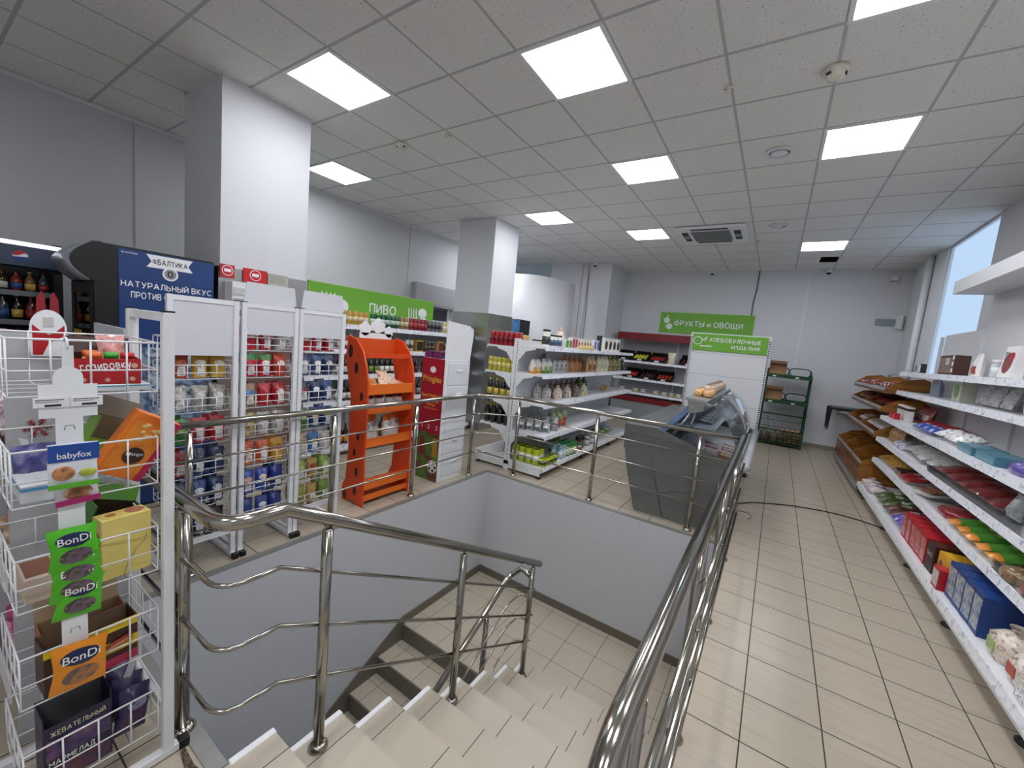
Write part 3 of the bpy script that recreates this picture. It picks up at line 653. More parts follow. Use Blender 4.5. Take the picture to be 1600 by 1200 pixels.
# ================================================================== FIXTURES
# ---- wire basket racks
def wire_basket(w, d, h, n=4, nd=4):
    b = B(); r = .0026
    for z, rr in ((h, .0034), (h*.45, r), (0, r)):
        b.tube([(0, .005, z), (w, .005, z), (w, d, z), (0, d, z)], rr, WHITE, 5, closed=True)
    for i in range(n+1):
        x = w*i/n; b.tube([(x, .005, h), (x, .005, 0), (x, d, 0), (x, d, h)], r, WHITE, 5)
    for i in range(1, nd):
        y = d*i/nd; b.tube([(0, y, h), (0, y, 0), (w, y, 0), (w, y, h)], r, WHITE, 5)
    return b
def basket_rack(lab, loc, rz, w, h, tops, bh, pan0, board, depth=.30, panel=True):
    r = tag(empty('basket_rack', loc, rz), lab, 'display rack', 'white wire basket racks')
    t = .03
    for x in (0, w-t):
        b = B(); b.cbox((x, -.015, .03), (x+t, .015, h), WHITE, .003); o = b.make('post', r)
        c = B(); c.box((x+.001, -.0155, h), (x+t-.001, .0155, h+.005), BLACK); c.make('cap', o)
        f = B(); f.cbox((x, -.045, .004), (x+t, depth+.06, .034), WHITE, .003); o = f.make('foot', r)
        for y in (-.05, depth+.05): e = B(); e.cbox((x-.002, y-.012, 0), (x+t+.002, y+.022, .037), BLACK, .003); e.make('end_cap', o)
    for z in (h-.03, .168): b = B(); b.box((t, -.01, z), (w-t, .01, z+.028), WHITE); b.make('crossbar', r)
    if panel: b = B(); b.box((t, -.005, pan0), (w-t, .001, h-.03), mat('d5d6dd', .5, var=.02)); b.make('sign_panel', r)
    if board: b = B(); b.prism([(t*.4, h), (w-t*.4, h), (w-t, h+board), (t, h+board)], mat('d5d6dd', .5, var=.02), 'y', .002, .006); b.make('topper', r)
    for z in tops: wire_basket(w-2*t-.004, depth, bh).make('basket', r, (t+.002, .016, z-bh))
    return r
T7 = [.27, .47, .67, .87, 1.07, 1.27]
WHI = 'first|second|third'.split('|')
basket_rack('white wire basket rack with a tall blank panel, beside the near guard rail post', (-2.83, .84, 0), PI/2, .36, 1.67, T7+[1.42], .085, 1.33, 0)
basket_rack('white wire basket rack with red coffee pouches, standing between two similar racks', (-2.83, 1.215, 0), PI/2, .36, 1.67, T7+[1.45], .085, 1.47, .13)
basket_rack('white wire basket rack with blue pouches, closest to the orange stand', (-2.83, 1.582, 0), PI/2, .36, 1.67, T7+[1.45], .085, 1.47, .13)
DT = [1.48, 1.175, .87, .575, .27]
RD = basket_rack('white wire basket rack with candy boxes, standing at the stair entrance', (-1.615, .488, 0), PI, .372, 1.58, DT, .155, 1.3, 0, .31, False)
# pouches in the three racks
RK = [('rack with tallest panel', .84), ('middle basket rack', 1.215), ('rack beside orange stand', 1.582)]
SPEC = {(0, 1.42): [('orange-red', 'a8431f', 'e0d8d0'), ('gold', 'c9a347', 'd8d4cc'), ('gold', 'c9a347', 'd8d4cc')],
 (0, 1.27): [('orange-red', 'a8431f', 'b8542f'), ('gold', 'c9a347', 'd8d4cc'), ('gold', 'c9a347', 'd8d4cc')],
 (0, 1.07): [('grey foil', '77736d+a8a5a0+4c4843', 'c9c6c2'), ('grey foil', '77736d+a8a5a0+4c4843', 'c9c6c2'), ('grey foil', '77736d+a8a5a0+4c4843', 'e2e0de')],
 (0, .87): [('green', '3f7d34', '7fae4a'), ('red', 'b3222c', 'e8d8d4'), ('red', 'b3222c', 'e8d8d4')],
 (0, .67): [('red', '9a2a26', None), ('dark blue', '22335c', '32466f'), ('dark blue', '22335c', 'd5d7da')],
 (0, .47): [('dark blue', '22335c', 'c9ccd2'), ('dark blue', '1f3f7a', 'c9ccd2'), ('dark blue', '22335c', 'c9ccd2')],
 (0, .27): [('navy', '1c2a4c', '2c3c62'), ('navy', '1c2a4c', 'b9bec8'), ('black', '26262c', 'c4c6cc')],
 (1, 1.45): [('red', 'b0141f', 'd9c8c2'), ('red', 'b0141f', 'd9c8c2'), ('silver', 'a8a6a6', 'd5d3d1')],
 (1, 1.27): [('red and green', 'b8162a', None), ('red and green', 'b8162a', 'e2d6d2'), ('red and orange', 'b83a24', 'e6ddd2')],
 (1, 1.07): [('kraft', '8e6b4c', '3e78b4'), ('red', 'a9171f', None), ('red', 'a9171f', 'e4d8d6')],
 (1, .87): [('grey and yellow', '8d8a84+c8b26a+5c5a56', None), ('grey', '8d8a84+c6c3bf+5c5a56', None), ('grey', '8d8a84+c6c3bf+5c5a56', 'e0dedb')],
 (1, .67): [('orange', 'd0542a', 'dcbfa8'), ('orange', 'd0542a', 'e2d4c4'), ('gold', 'd0a238', 'c9423a')],
 (1, .47): [('bright blue', '23409a', 'd9a98a'), ('bright blue', '23409a', 'd9c9ba'), ('dark blue', '1d2f78', None)],
 (1, .27): [('blue', '25387a', None), ('blue', '25387a', 'c0c4cf'), ('blue', '25387a', None)],
 (2, 1.45): [('red', 'b0141f', 'e6e0da'), ('red', 'b0141f', 'e6e0da'), ('red', 'a5141f', 'e6e0da')],
 (2, 1.27): [('blue', '2b4676', 'e0d8d2'), ('blue', '2b4676', 'e0d8d2'), ('blue', '20365e', 'd2ccca')],
 (2, 1.07): [('dark blue', '1b2c52', '8c2f28'), ('dark blue', '1b2c52', 'd8dadf'), ('dark blue', '2a4270', 'b9bfc8')],
 (2, .87): [('green', '4f7d3c', 'c8bf8a'), ('dark blue', '27406e', 'd0b08a'), ('dark blue', '27406e', '88a85a')],
 (2, .67): [('brown', '8a5f3c+c8a884+5a3a24', None), ('blue and yellow', '3a6fae', 'cfc04a'), ('silver', 'a9a7a4+d6d4d0+75736f', None)],
 (2, .47): [('olive', '8b8a3a', 'b9c07a'), ('tan', 'a88a4a', '9a3a30'), ('olive green', '7c9a3a', 'c8d49a')],
 (2, .27): [('olive', '8b8a3a', None), ('tan', 'a88a4a', None), ('green', '6c8a3a', None)]}
TIER = {1.42: 'highest basket', 1.45: 'highest basket', 1.27: 'second basket down', 1.07: 'third basket down', .87: 'fourth basket down', .67: 'fifth basket down', .47: 'sixth basket down', .27: 'lowest basket'}
POS = ('on its camera side', 'in its middle', 'on its far side')
for (ri, tz), items in SPEC.items():
    bz = tz-.085+.006
    for k, (nm, c, lb) in enumerate(items):
        y = RK[ri][1]+.082+.098*k
        top = '2e7d35' if nm == 'red and green' else None
        hh = .15 if tz != 1.42 else .13
        place(('cp', c, lb, tz == 1.42, (k+int(tz*10)) % 3), pouch('coffee_pouch', .086, hh, .06, c, top, lb, seed=k+3, card=('e2e0dd', 'e9e7e4', None)[(k+int(tz*10)) % 3]), (-2.897-rnd.uniform(0, .008), y, bz), (rnd.uniform(-.06, .0), 0, RIGHTW+rnd.uniform(-.04, .04)),
              f'{nm} pouch {POS[k]}, {TIER[tz]}, {RK[ri][0]}', 'pouch', 'pouches in the basket racks')
        if k != 1:
            place(('cp2', c), pouch('coffee_pouch', .086, hh, .06, c, top, None, seed=k+9), (-2.99-rnd.uniform(0, .02), y, bz), (-.03, 0, RIGHTW), f'rear {nm} pouch {POS[k]}, {TIER[tz]}, {RK[ri][0]}', 'pouch', 'pouches in the basket racks')
# ---- orange stand
def orange_stand():
    r = tag(empty('snack_stand', (-3.0, 2.49, 0)), 'orange snack display stand with dark spots and a white cut-out topper', 'display stand')
    OR = mat('e04a14', .35, var=.05); ORI = mat('d8541c', .45, var=.05); BR = mat('3a120c', .5)
    side = [(.13, 0), (.13, .1), (.125, .55), (.125, 1.0), (.12, 1.12), (.09, 1.25), (.03, 1.38), (-.06, 1.47), (-.17, 1.5), (-.2, 1.3), (-.15, 1.12), (-.10, .95), (-.10, .45), (-.12, .2), (-.16, .14), (-.165, .08), (-.16, 0), (-.07, 0), (-.05, .03), (0, .03), (.02, 0)]
    for y in (-.27, .255):
        b = B(); b.prism(side, OR, 'y', y, y+.016); o = b.make('side_panel', r)
        for x, z, rr in ((-.13, 1.36, .045), (-.04, 1.22, .04), (.05, .98, .03), (.03, .62, .028), (-.01, .47, .026), (.03, .3, .03), (.02, .12, .03), (-.12, .05, .03)):
            s_ = B(); s_.lathe([(rr, 0), (rr, .001)], BR, 14); q = s_.make('spot', o, (x, y-.0005 if y < 0 else y+.0165, z), (PI/2, 0, 0)); q.scale = (.7, 1.3, 1)
    for z, lip in ((.04, .05), (.14, .09), (.53, .08), (.83, .08), (1.0, .09)):
        b = B(); b.box((-.1, -.254, z), (.10, .255, z+.012), ORI); b.make('shelf', r); b = B(); b.box((.10, -.254, z), (.115, .255, z+lip), mat('e8701e', .4, var=.04)); b.make('shelf_lip', r)
    b = B(); b.prism([(-.18, 1.48), (-.185, 1.3), (-.17, 1.3), (-.165, 1.48)], ORI, 'y', -.254, .255); b.box((-.03, -.254, 1.33), (.02, .255, 1.342), ORI); b.box((.02, -.254, 1.315), (.035, .255, 1.355), OR); b.make('back_panel', r)
    b = B()
    for cy, cz, rr in ((-.1, 1.57, .07), (.04, 1.6, .075), (.17, 1.55, .055)):
        n = 24; b.prism([(cy+rr*(1+.18*math.sin(q*5*2*PI/n*1.0))*math.cos(2*PI*q/n), cz+rr*(.85+.15*math.cos(q*4*2*PI/n))*math.sin(2*PI*q/n)) for q in range(n)], PAPER, 'x', -.176, -.170)
    b.box((-.176, -.16, 1.47), (-.17, .2, 1.53), PAPER); b.make('topper', r)
    b = B(); n = 16; b.prism([(-.005+.07*math.cos(PI*q/n), 1.14-.07*math.sin(PI*q/n)) for q in range(n+1)], PAPER, 'x', .02, .024); b.make('paper_tongue', r)
orange_stand()
for k, (y, z, c, top, rx, sc) in enumerate(((2.31, .855, 'e8b43a+c9682a+f2e6c0', None, 1.1, 1), (2.44, .865, 'd06a2a+f0d8b8+8a2a18', None, .5, 1.1), (2.57, .86, 'd06a2a+f0d8b8+8a2a18', None, .9, 1), (2.66, .86, 'c45a24+e8dcc8', None, 1.2, .8))):
    place(('sn', k), pouch('snack_bag', .1, .14, .045, c, top, seed=k+20), (-2.945, y+.015, 1.06), (-rx, 0, RIGHTW+.3*(k-1.5)), ['gold crumpled', 'orange shiny', 'orange striped', 'small orange'][k]+' snack bag lying on the top tray of the orange stand', 'snack bag', 'snack bags on the orange stand', sc)
for k, y in enumerate((2.32, 2.43, 2.545, 2.65)):
    place('chipsA', pouch('chips_bag', .1, .145, .06, 'd9d7d4', '6a1c22', None, bot='8f2a2a', seed=31), (-2.98, y, .847), (-.05, 0, RIGHTW), f'white and maroon chips bag, {nth(k, 4, "the basket racks")}, second tray of the orange stand', 'snack bag', 'snack bags on the orange stand')
for k, (y, dx, z) in enumerate(((2.31, .02, 0), (2.42, -.045, 0), (2.54, .02, 0), (2.66, -.03, 0))):
    place('chipsB', pouch('chips_bag', .115, .22, .07, 'd5d4d2', 'd8742c', '8b8c90', seed=35), (-2.99+dx, y,    .57+z), (-.10, .06*(k-1.5), RIGHTW+.1*k), f'silver and orange chips bag, {nth(k, 4, "the basket racks")}, third tray of the orange stand', 'snack bag', 'snack bags on the orange stand')
# ---- crisps tower: white chest of cardboard trays with a printed side
r = tag(empty('cardboard_display', (-3.0, 3.33, 0)), 'tall white cardboard display tower with a red printed side, beside the orange stand', 'display stand')
b = B(); b.cbox((-.165, -.2, 0), (.16, .2, 1.32), WHITE, .003); b.make('body', r)
for k in range(5):
    z = .05+.25*k
    p = B(); p.cbox((.158, -.15, z), (.166, .17, z+.23), WHITE2, .002); o = p.make('tray_front', r)
    q = B(); q.cbox((.164, -.02, z+.14), (.178, .08, z+.165), PAPER, .004); q.make('tab', o)
p = B(); p.box((.15, .165, .02), (.168, .19, 1.32), WHITE2); p.make('edge_flap', r)
p = B(); p.prism([(-.2, 1.32), (.2, 1.32), (.235, 1.6), (.22, 1.67), (.19, 1.66), (.17, 1.69), (-.19, 1.72)], WHITE, 'x', .145, .155); p.make('topper', r)
p = B(); p.box((-.16, -.2035, .52), (.155, -.2005, 1.32), mat('a3122a', .45, var=.05)); p.box((-.16, -.2035, .0), (.155, -.2005, .52), mottle(['2d5a24', '4f8a33', '6e2430', '3c6a2a'], 6, .4, .2)); pn = p.make('printed_side', r)
text('Pringles', mat('e9c23a', .5), pn, 'lettering', (-.135, -.2045, 1.05), (1, 0, .0), (0, 0, 1), .26, .085, 0, .02)
for i, (s_, z, h_, x0, w_) in enumerate((('ВЫИГРЫВАЙ', .90, .045, -.14, .28), ('ФУТБОЛЬНЫЕ', .855, .03, -.11, .22), ('ПРИЗЫ', .81, .032, -.06, .12), ('СДЕЛАЙ 3 ШАГА', .775, .02, -.1, .2))): text(s_, mat('e9b23a', .5), pn, 'lettering', (x0, -.2045, z), (1, 0, 0), (0, 0, 1), w_, h_, 0, .02)
p = B(); p.lathe([(.055, 0), (.055, .001)], PAPER, 20); q = p.make('round_emblem', pn, (0, -.204, 1.2), (PI/2, 0, 0)); q.scale = (.75, .6, 1)
p = B(); p.lathe([(.07, 0), (.07, .001)], PAPER, 20); p.make('printed_ball', pn, (.08, -.204, .16), (PI/2, 0, 0))
for a in range(5): p = B(); p.lathe([(.018, 0), (.018, .001)], DARK, 5); p.make('ball_patch', pn, (.08+.045*math.cos(a*1.257), -.2052, .16+.045*math.sin(a*1.257)), (PI/2, 0, 0))
for x, c in ((-.09, '8a2430'), (.01, '4f7d2a'), (.1, 'b08a2a')): p = B(); p.box((x-.035, -.2047, .27), (x+.035, -.2037, .47), mat(c, .4)); p.make('printed_can', pn)
text('1 · 2 · 3', mat('e8e6e2', .5), pn, 'lettering', (-.12, -.2047, .56), (1, 0, 0), (0, 0, 1), .24, .05, 0, .01)
for k in range(2): place('purp', carton('purple_box', .1, .07, .12, '5a1648', '7a2a66'), (-3.1+.12*k, 3.2, 1.321), (0, 0, 0), 'dark purple snack box on the cardboard tower, '+('towards the orange stand' if k == 0 else 'against its white topper'), 'box', 'purple boxes on the cardboard tower')
# ---- beer shelving between the pillars
def shelf_board(parent, x0, x1, y0, y1, z, face, rail=.045, joints=(), dip=.0):
    """a shelf with its price rail on the face side: '+x','-x','-y'"""
    b = B(); b.box((x0, y0, z-.022), (x1, y1, z), SHELF); o = b.make('shelf', parent)
    ys = [y0]+list(joints)+[y1] if face in ('+x', '-x') else [x0]+list(joints)+[x1]
    for a, c in zip(ys, ys[1:]):
        p = B()
        if face == '+x': p.prism([(x1, z-rail), (x1+.012, z-rail-.003), (x1+.004, z+.004), (x1, z+.004)], PRICE, 'y', a+.003, c-.003)
        elif face == '-x': p.prism([(x0, z-rail), (x0-.012, z-rail-.003), (x0-.004, z+.004), (x0, z+.004)], PRICE, 'y', a+.003, c-.003)
        else: p.prism([(y0, z-rail), (y0-.012, z-rail-.003), (y0-.004, z+.004), (y0, z+.004)], PRICE, 'x', a+.003, c-.003)
        p.make('price_rail', o)
    return o
bs = tag(empty('shelving_unit', (0, 0, 0)), 'white drinks shelving between the two pillars, under the green beer sign', 'shelving')
b = B(); b.box((-4.80, 2.36, .02), (-4.77, 5.38, 1.78), mat('b9bcc0', .5)); b.make('back_panel', bs)
for y in (2.36, 3.34, 4.36, 5.34): b = B(); b.box((-4.77, y, 0), (-4.74, y+.035, 1.78), SHELFB); b.make('upright', bs)
b = B(); b.box((-4.76, 2.38, .03), (-4.27, 5.36, .09), SHELFB); b.make('base', bs)
BZ = (1.585, 1.285, .975, .65, .12)
for z in BZ: shelf_board(bs, -4.765, -4.33 if z > .2 else -4.24, 2.38, 5.36, z, '+x', .05, (3.36, 4.36))
EB = 'the first pillar'; 
row('cGold', can(.032, .165, 'c39a3c', 'e3d5b0'), 5, (-4.38, 2.98, 1.586), (-4.38, 3.30, 1.586), 0, 'gold beer can', EB, 'top drinks shelf', 'can', 'cans on the top drinks shelf')
row('cBlue', can(.032, .165, '26324a', '9aa4b4'), 4, (-4.38, 2.66, 1.586), (-4.38, 2.90, 1.586), 0, 'dark blue beer can', EB, 'top drinks shelf', 'can', 'cans on the top drinks shelf')
row('cGreen', can(.032, .165, '0f5a33', 'c9d8cc'), 6, (-4.38, 3.40, 1.586), (-4.38, 3.80, 1.586), 0, 'green beer can', EB, 'top drinks shelf', 'can', 'cans on the top drinks shelf')
row('cBrz', can(.032, .165, '9a7a4a', 'd8cbb0'), 2, (-4.38, 3.88, 1.586), (-4.38, 3.96, 1.586), 0, 'bronze beer can', EB, 'top drinks shelf', 'can', 'cans on the top drinks shelf')
row('cRed', can(.033, .17, '8a1426', 'b04a52'), 5, (-4.38, 4.05, 1.586), (-4.38, 4.33, 1.586), 0, 'dark red beer can', EB, 'top drinks shelf', 'can', 'cans on the top drinks shelf')
row('cGry', can(.031, .165, '77797e', '2c3036'), 4, (-4.38, 4.41, 1.586), (-4.38, 4.64, 1.586), 0, 'grey and black beer can', EB, 'top drinks shelf', 'can', 'cans on the top drinks shelf')
row('cYel', can(.031, .165, 'd8c48a', 'e8e2d0'), 4, (-4.38, 4.72, 1.586), (-4.38, 4.95, 1.586), 0, 'pale gold beer can', EB, 'top drinks shelf', 'can', 'cans on the top drinks shelf')
row('cYel2', can(.031, .165, '4a4a40', 'e0c860'), 5, (-4.38, 5.02, 1.586), (-4.38, 5.32, 1.586), 0, 'black and yellow beer can', EB, 'top drinks shelf', 'can', 'cans on the top drinks shelf')
row('b2a', can(.033, .16, 'a02a34', 'd8d0ce'), 3, (-4.38, 2.95, 1.286), (-4.38, 3.10, 1.286), 0, 'red and white can', EB, 'second drinks shelf', 'can', 'cans on the second drinks shelf')
row('b2b', can(.033, .16, '3a3632', '8a7a5a'), 5, (-4.38, 3.3, 1.286), (-4.38, 3.85, 1.286), 0, 'dark can', EB, 'second drinks shelf', 'can', 'cans on the second drinks shelf')
row('b2c', can(.032, .16, 'bdbcb8', '5a4a42'), 2, (-4.38, 4.0, 1.286), (-4.38, 4.08, 1.286), 0, 'silver can', EB, 'second drinks shelf', 'can', 'cans on the second drinks shelf')
row('b2d', carton('can_multipack', .13, .165, .09, 'b58a34', '2a241c', None, None), 1, (-4.39, 4.22, 1.286), (-4.39, 4.22, 1.286), RIGHTW, 'gold cardboard can multipack', EB, 'second drinks shelf', 'box', 'multipacks on the second drinks shelf')
row('b2e', can(.031, .15, '3a2a24', '6a5a4a'), 3, (-4.38, 4.36, 1.286), (-4.38, 4.52, 1.286), 0, 'brown can', EB, 'second drinks shelf', 'can', 'cans on the second drinks shelf')
row('b2f', carton('can_multipack', .11, .165, .09, 'b9a26a', '7a2430', None, None), 1, (-4.39, 4.66, 1.286), (-4.39, 4.66, 1.286), RIGHTW, 'gold multipack with a dark red panel', EB, 'second drinks shelf', 'box', 'multipacks on the second drinks shelf')
row('b2g', can(.031, .15, '8a8c90', '4a1c22'), 6, (-4.38, 4.8, 1.286), (-4.38, 5.25, 1.286), 0, 'grey can with a dark label', EB, 'second drinks shelf', 'can', 'cans on the second drinks shelf')
row('b3a', bottle(.034, .235, '23140c', 'd9d4cc', '6a1a1c', '8a2a2a', 'beer_bottle'), 4, (-4.38, 2.95, .976), (-4.38, 3.22, .976), 0, 'brown beer bottle with white label', EB, 'third drinks shelf', 'bottle', 'bottles on the third drinks shelf')
row('b3b', bottle(.034, .235, '16301c', '7a8a3a', 'c9b23a', None, 'beer_bottle'), 3, (-4.38, 3.32, .976), (-4.38, 3.5, .976), 0, 'green beer bottle', EB, 'third drinks shelf', 'bottle', 'bottles on the third drinks shelf')
row('b3c', bottle(.034, .235, '181410', 'e2e0dc', '2a2a2a', None, 'beer_bottle'), 7, (-4.38, 3.58, .976), (-4.38, 4.1, .976), 0, 'dark bottle with white round label', EB, 'third drinks shelf', 'bottle', 'bottles on the third drinks shelf')
row('b3d', bottle(.033, .225, '1c1a1a', '5a2a30', '8a8a86', '6a3a40', 'beer_bottle'), 8, (-4.38, 4.2, .976), (-4.38, 5.2, .976), 0, 'dark bottle with maroon label', EB, 'third drinks shelf', 'bottle', 'bottles on the third drinks shelf')
row('b4a', bottle(.034, .235, '24140c', 'dcd8d0', '8a1f22', None, 'beer_bottle'), 4, (-4.38, 2.95, .651), (-4.38, 3.2, .651), 0, 'brown bottle with silver white label', EB, 'fourth drinks shelf', 'bottle', 'bottles on the fourth drinks shelf')
row('b4b', bottle(.034, .235, '2c3a14', 'b8b84a', 'c0a030', None, 'beer_bottle'), 2, (-4.38, 3.3, .651), (-4.38, 3.38, .651), 0, 'olive bottle with yellow label', EB, 'fourth drinks shelf', 'bottle', 'bottles on the fourth drinks shelf')
row('b4c', bottle(.034, .235, '22180f', '8a8a80', '2a2a2a', None, 'beer_bottle'), 10, (-4.38, 3.5, .651), (-4.38, 4.5, .651), 0, 'dark bottle with grey label', EB, 'fourth drinks shelf', 'bottle', 'bottles on the fourth drinks shelf')
row('b5a', bottle(.034, .25, '2a160c', 'c98a2a', '2a1a12', None, 'beer_bottle'), 4, (-4.33, 2.82, .121), (-4.33, 3.05, .121), 0, 'brown bottle with amber label', EB, 'lowest drinks shelf', 'bottle', 'bottles on the lowest drinks shelf')
row('b5b', bottle(.045, .28, '3a1c10', '9a6a2a', 'a02a2a', None, 'large_bottle'), 8, (-4.36, 3.2, .121), (-4.36, 4.2, .121), 0, 'large brown plastic bottle', EB, 'lowest drinks shelf', 'bottle', 'bottles on the lowest drinks shelf')
# ---- green signs
SGN = mat('6fae32', .45, var=.03); SGE = mat('8cc63f', .45, var=.02)
def sign_frame(o, w, h): 
    p = B()
    for a, c in (((0, 0), (w, .012)), ((0, h-.012), (w, h)), ((0, 0), (.012, h)), ((w-.012, 0), (w, h))): p.box((a[0], -.014, a[1]), (c[0], -.011, c[1]), SGE)
    p.make('border', o)
def wheat(parent, x, z, s, y=-.0125):
    for k in range(4):
        p = B(); p.prism([(x+s*(.25*k-.05), z), (x+s*(.25*k+.04), z), (x+s*(.25*k-.10), z+s*1.1), (x+s*(.25*k-.17), z+s*1.0)], PAPER, 'y', y-.001, y); p.make('printed_wheat', parent)
def disc(parent, name, x, z, rr, m, y=-.0125, sx=1, sz=1):
    p = B(); p.lathe([(rr, 0), (rr, .001)], m, 20); o = p.make(name, parent, (x, y, z), (PI/2, 0, 0)); o.scale = (sx, sz, 1); return o
sg = empty('wall_sign', (-4.705, 2.72, 1.60), PI/2); sg.name = 'department_sign'
tag(sg, 'green sign with white lettering for beer, standing on the drinks shelving', 'sign')
b = B(); b.box((0, -.011, .0), (2.07, .011, .46), SGN); b.make('board', sg); sign_frame(sg, 2.07, .46)
text('ПИВО', PAPER, sg, 'lettering', (.86, -.0115, .17), (1, 0, 0), (0, 0, 1), .46, .13, .001, .014)
wheat(sg, 1.58, .1, .2); disc(sg, 'printed_mug', 1.84, .26, .09, PAPER, sx=1, sz=.8); disc(sg, 'printed_mug', 1.86, .13, .08, PAPER, sz=.9)
wheat(sg, .2, .12, .22); disc(sg, 'printed_mug', .45, .2, .09, PAPER)
for x in (.3, 1.77): b = B(); b.box((x, -.01, -.013), (x+.03, .01, 0), SHELFB); b.make('stand', sg)
# ---- posters on the first pillar
def poster(name, label, x, y0, y1, z0, z1, c, inner=None, round_=True, lines=0):
    o = tag(empty(name, (x, y0, z0), PI/2), label, 'sign'); w, h = y1-y0, z1-z0
    b = B(); b.box((0, -.003, 0), (w, .003, h), mat(c, .5)); b.make('board', o)
    if round_: disc(o, 'round_symbol', w/2, h*.55, min(w, h)*.40, PAPER, -.0035); disc(o, 'round_symbol', w/2, h*.55, min(w, h)*.35, mat(c, .5), -.0045); p = B(); p.cbox((w*.5-min(w, h)*.24, -.0065, h*.45), (w*.5+min(w, h)*.24, -.005, h*.68), PAPER, .001); p.make('printed_symbol', o)
    for k in range(lines): p = B(); p.box((w*.06, -.0042, h*(.85-.15*k)), (w*(.8 if k % 2 else .92), -.0032, h*(.9-.15*k)), mat('8a8a80', .6)); p.make('text_line', o)
    return o
poster('notice_board', 'small red hanging notice with a round emblem beside the blue cooler', -4.03, 1.56, 1.67, 1.89, 2.0, 'b5222a')
poster('notice_board', 'red notice with a white round camera symbol on the pillar cladding', -4.035, 1.74, 1.94, 1.88, 2.0, 'c4161f')
poster('notice_board', 'beige notice with printed lines next to the red camera notice', -4.035, 1.95, 2.13, 1.88, 1.99, 'b9b8ae', None, False, 5)
b = B(); b.cbox((-4.045, 1.60, 1.55), (-3.9, 1.72, 1.86), WHITE, .004); o = tag(b.make('leaflet_holder'), 'white leaflet holder on the pillar below the red notices', 'holder')
for k in range(3): p = B(); p.box((-3.899, 1.61, 1.57+.09*k), (-3.895, 1.71, 1.63+.09*k), mat(('3a3a3a', 'a8a8a8', 'c8c8c8')[k], .4)); p.make('leaflet', o)
# ---- drinks coolers
cl = tag(empty('drinks_cooler', (-5.55, .3, 0)), 'blue and black open drinks cooler with a lit header along the wall', 'cooler')
NV = mat('13284f', .3, var=.2, coat=.3)
b = B(); b.box((-.4, -.75, 0), (-.34, .55, 2.02), BLACK); b.box((-.34, -.75, 0), (.3, -.70, 2.02), BLACK); b.box((-.34, .5, 0), (.3, .55, 2.02), BLACK); b.box((-.34, -.7, 0), (.3, .5, .25), BLACK); b.make('body', cl)
b = B(); b.prism([(.28, 1.80), (.37, 1.81), (.36, 1.97), (.28, 1.98)], NV, 'y', -.75, .55); h = b.make('header', cl)
p = B(); p.prism([(.28, 1.98), (.36, 1.972), (.335, 2.005), (.28, 2.005)], mat('f4f6ff', .4, emit=1.2, var=0), 'y', -.74, .54); p.make('light_strip', h)
p = B(); p.lathe([(.045, 0), (.045, .002)], mat('1d3f8c', .4), 18); q = p.make('round_logo', h, (.368, .31, 1.89), (0, PI/2, 0))
p = B(); p.prism([(.04*math.cos(a), .04*math.sin(a)) for a in [PI*k/10 for k in range(11)]], mat('c8202c', .4), 'z', .002, .003); q.location = (.368, .31, 1.89); p.make('logo_red', q, (0, 0, 0), (0, 0, PI/2))
p = B(); p.prism([(.04*math.cos(a), .008+.012*math.sin(2*a)) for a in [PI*k/10 for k in range(11)]]+[(-.04, -.012), (.04, -.006)], PAPER, 'z', .003, .004); p.make('logo_white', q, (0, 0, 0), (0, 0, PI/2))
for z in (.45, .77, 1.08, 1.36, 1.60):
    b = B(); b.box((-.33, -.69, z-.015), (.27, .49, z), mat('4a4d52', .4, .5)); s_ = b.make('shelf', cl); p = B(); p.box((.27, -.69, z-.03), (.278, .49, z+.012), mat('6b7078', .4)); p.make('price_rail', s_)
CD = ['5a1a14', '3a2412', '7a5a2a', '1a1210', '2a3a1a', '8a2a1a', '34404a']
for si, z in enumerate((.77, 1.08, 1.36, 1.60)):
    for k in range(7):
        c = CD[(k*3+si*2) % 7]; hh = .17 if z == 1.6 else .215
        place(('dk', c, hh), bottle(.032, hh, c, ['9a2a24', 'c8a24a', '2a4a8a', 'd0ccc4'][k % 4], ['c0202a', 'e0e0dc', '2a2a2a'][k % 3], None, 'drink_bottle'), (-5.33, .75-.075*k, z+.001), (0, 0, 0),
              f'small drink bottle, {nth(k, 7, "the beer cooler")}, {["lower", "middle", "upper", "highest"][si]} lit cooler shelf', 'bottle', 'bottles in the lit cooler')
bk = tag(empty('beer_cooler', (-4.4, 1.15, 0)), 'black cooler with a blue printed side and white lettering, in front of the pillar', 'cooler')
b = B(); b.box((-.31, -.34, 0), (.33, .38, .1), BLACK); b.box((-.31, .34, .1), (.33, .38, 2.0), BLACK); b.box((-.31, -.34, .1), (-.27, .34, 2.0), BLACK); b.box((.29, -.34, .1), (.33, .34, 2.0), BLACK); b.box((-.27, -.34, 1.95), (.29, .34, 2.0), BLACK); b.make('body', bk)
b = B(); b.box((-.27, -.35, .12), (-.22, -.32, 1.72), BLACK); b.box((.24, -.35, .12), (.29, -.32, 1.72), BLACK); b.box((-.22, -.35, .12), (.24, -.32, .2), BLACK); b.box((-.22, -.35, 1.64), (.24, -.32, 1.72), BLACK); d_ = b.make('door', bk)
p = B(); p.box((-.22, -.34, .2), (.24, -.335, 1.64), glassmat('cooler_glass', (.55, .58, .6, 1), .35)); p.make('door_glass', d_)
p = B(); p.tube([(.25, -.37, .8), (.25, -.39, .85), (.25, -.39, 1.2), (.25, -.37, 1.25)], .01, mat('8a8c90', .3, .8), 6); p.make('handle', d_)
p = B(); p.box((-.2, -.353, 1.28), (.0, -.349, 1.36), mat('c9b02a', .5)); p.make('sticker', d_)
for z in (.5, .85, 1.2, 1.5): p = B(); p.box((-.26, -.3, z), (.28, .33, z+.012), mat('3a3c40', .4)); p.make('shelf', bk)
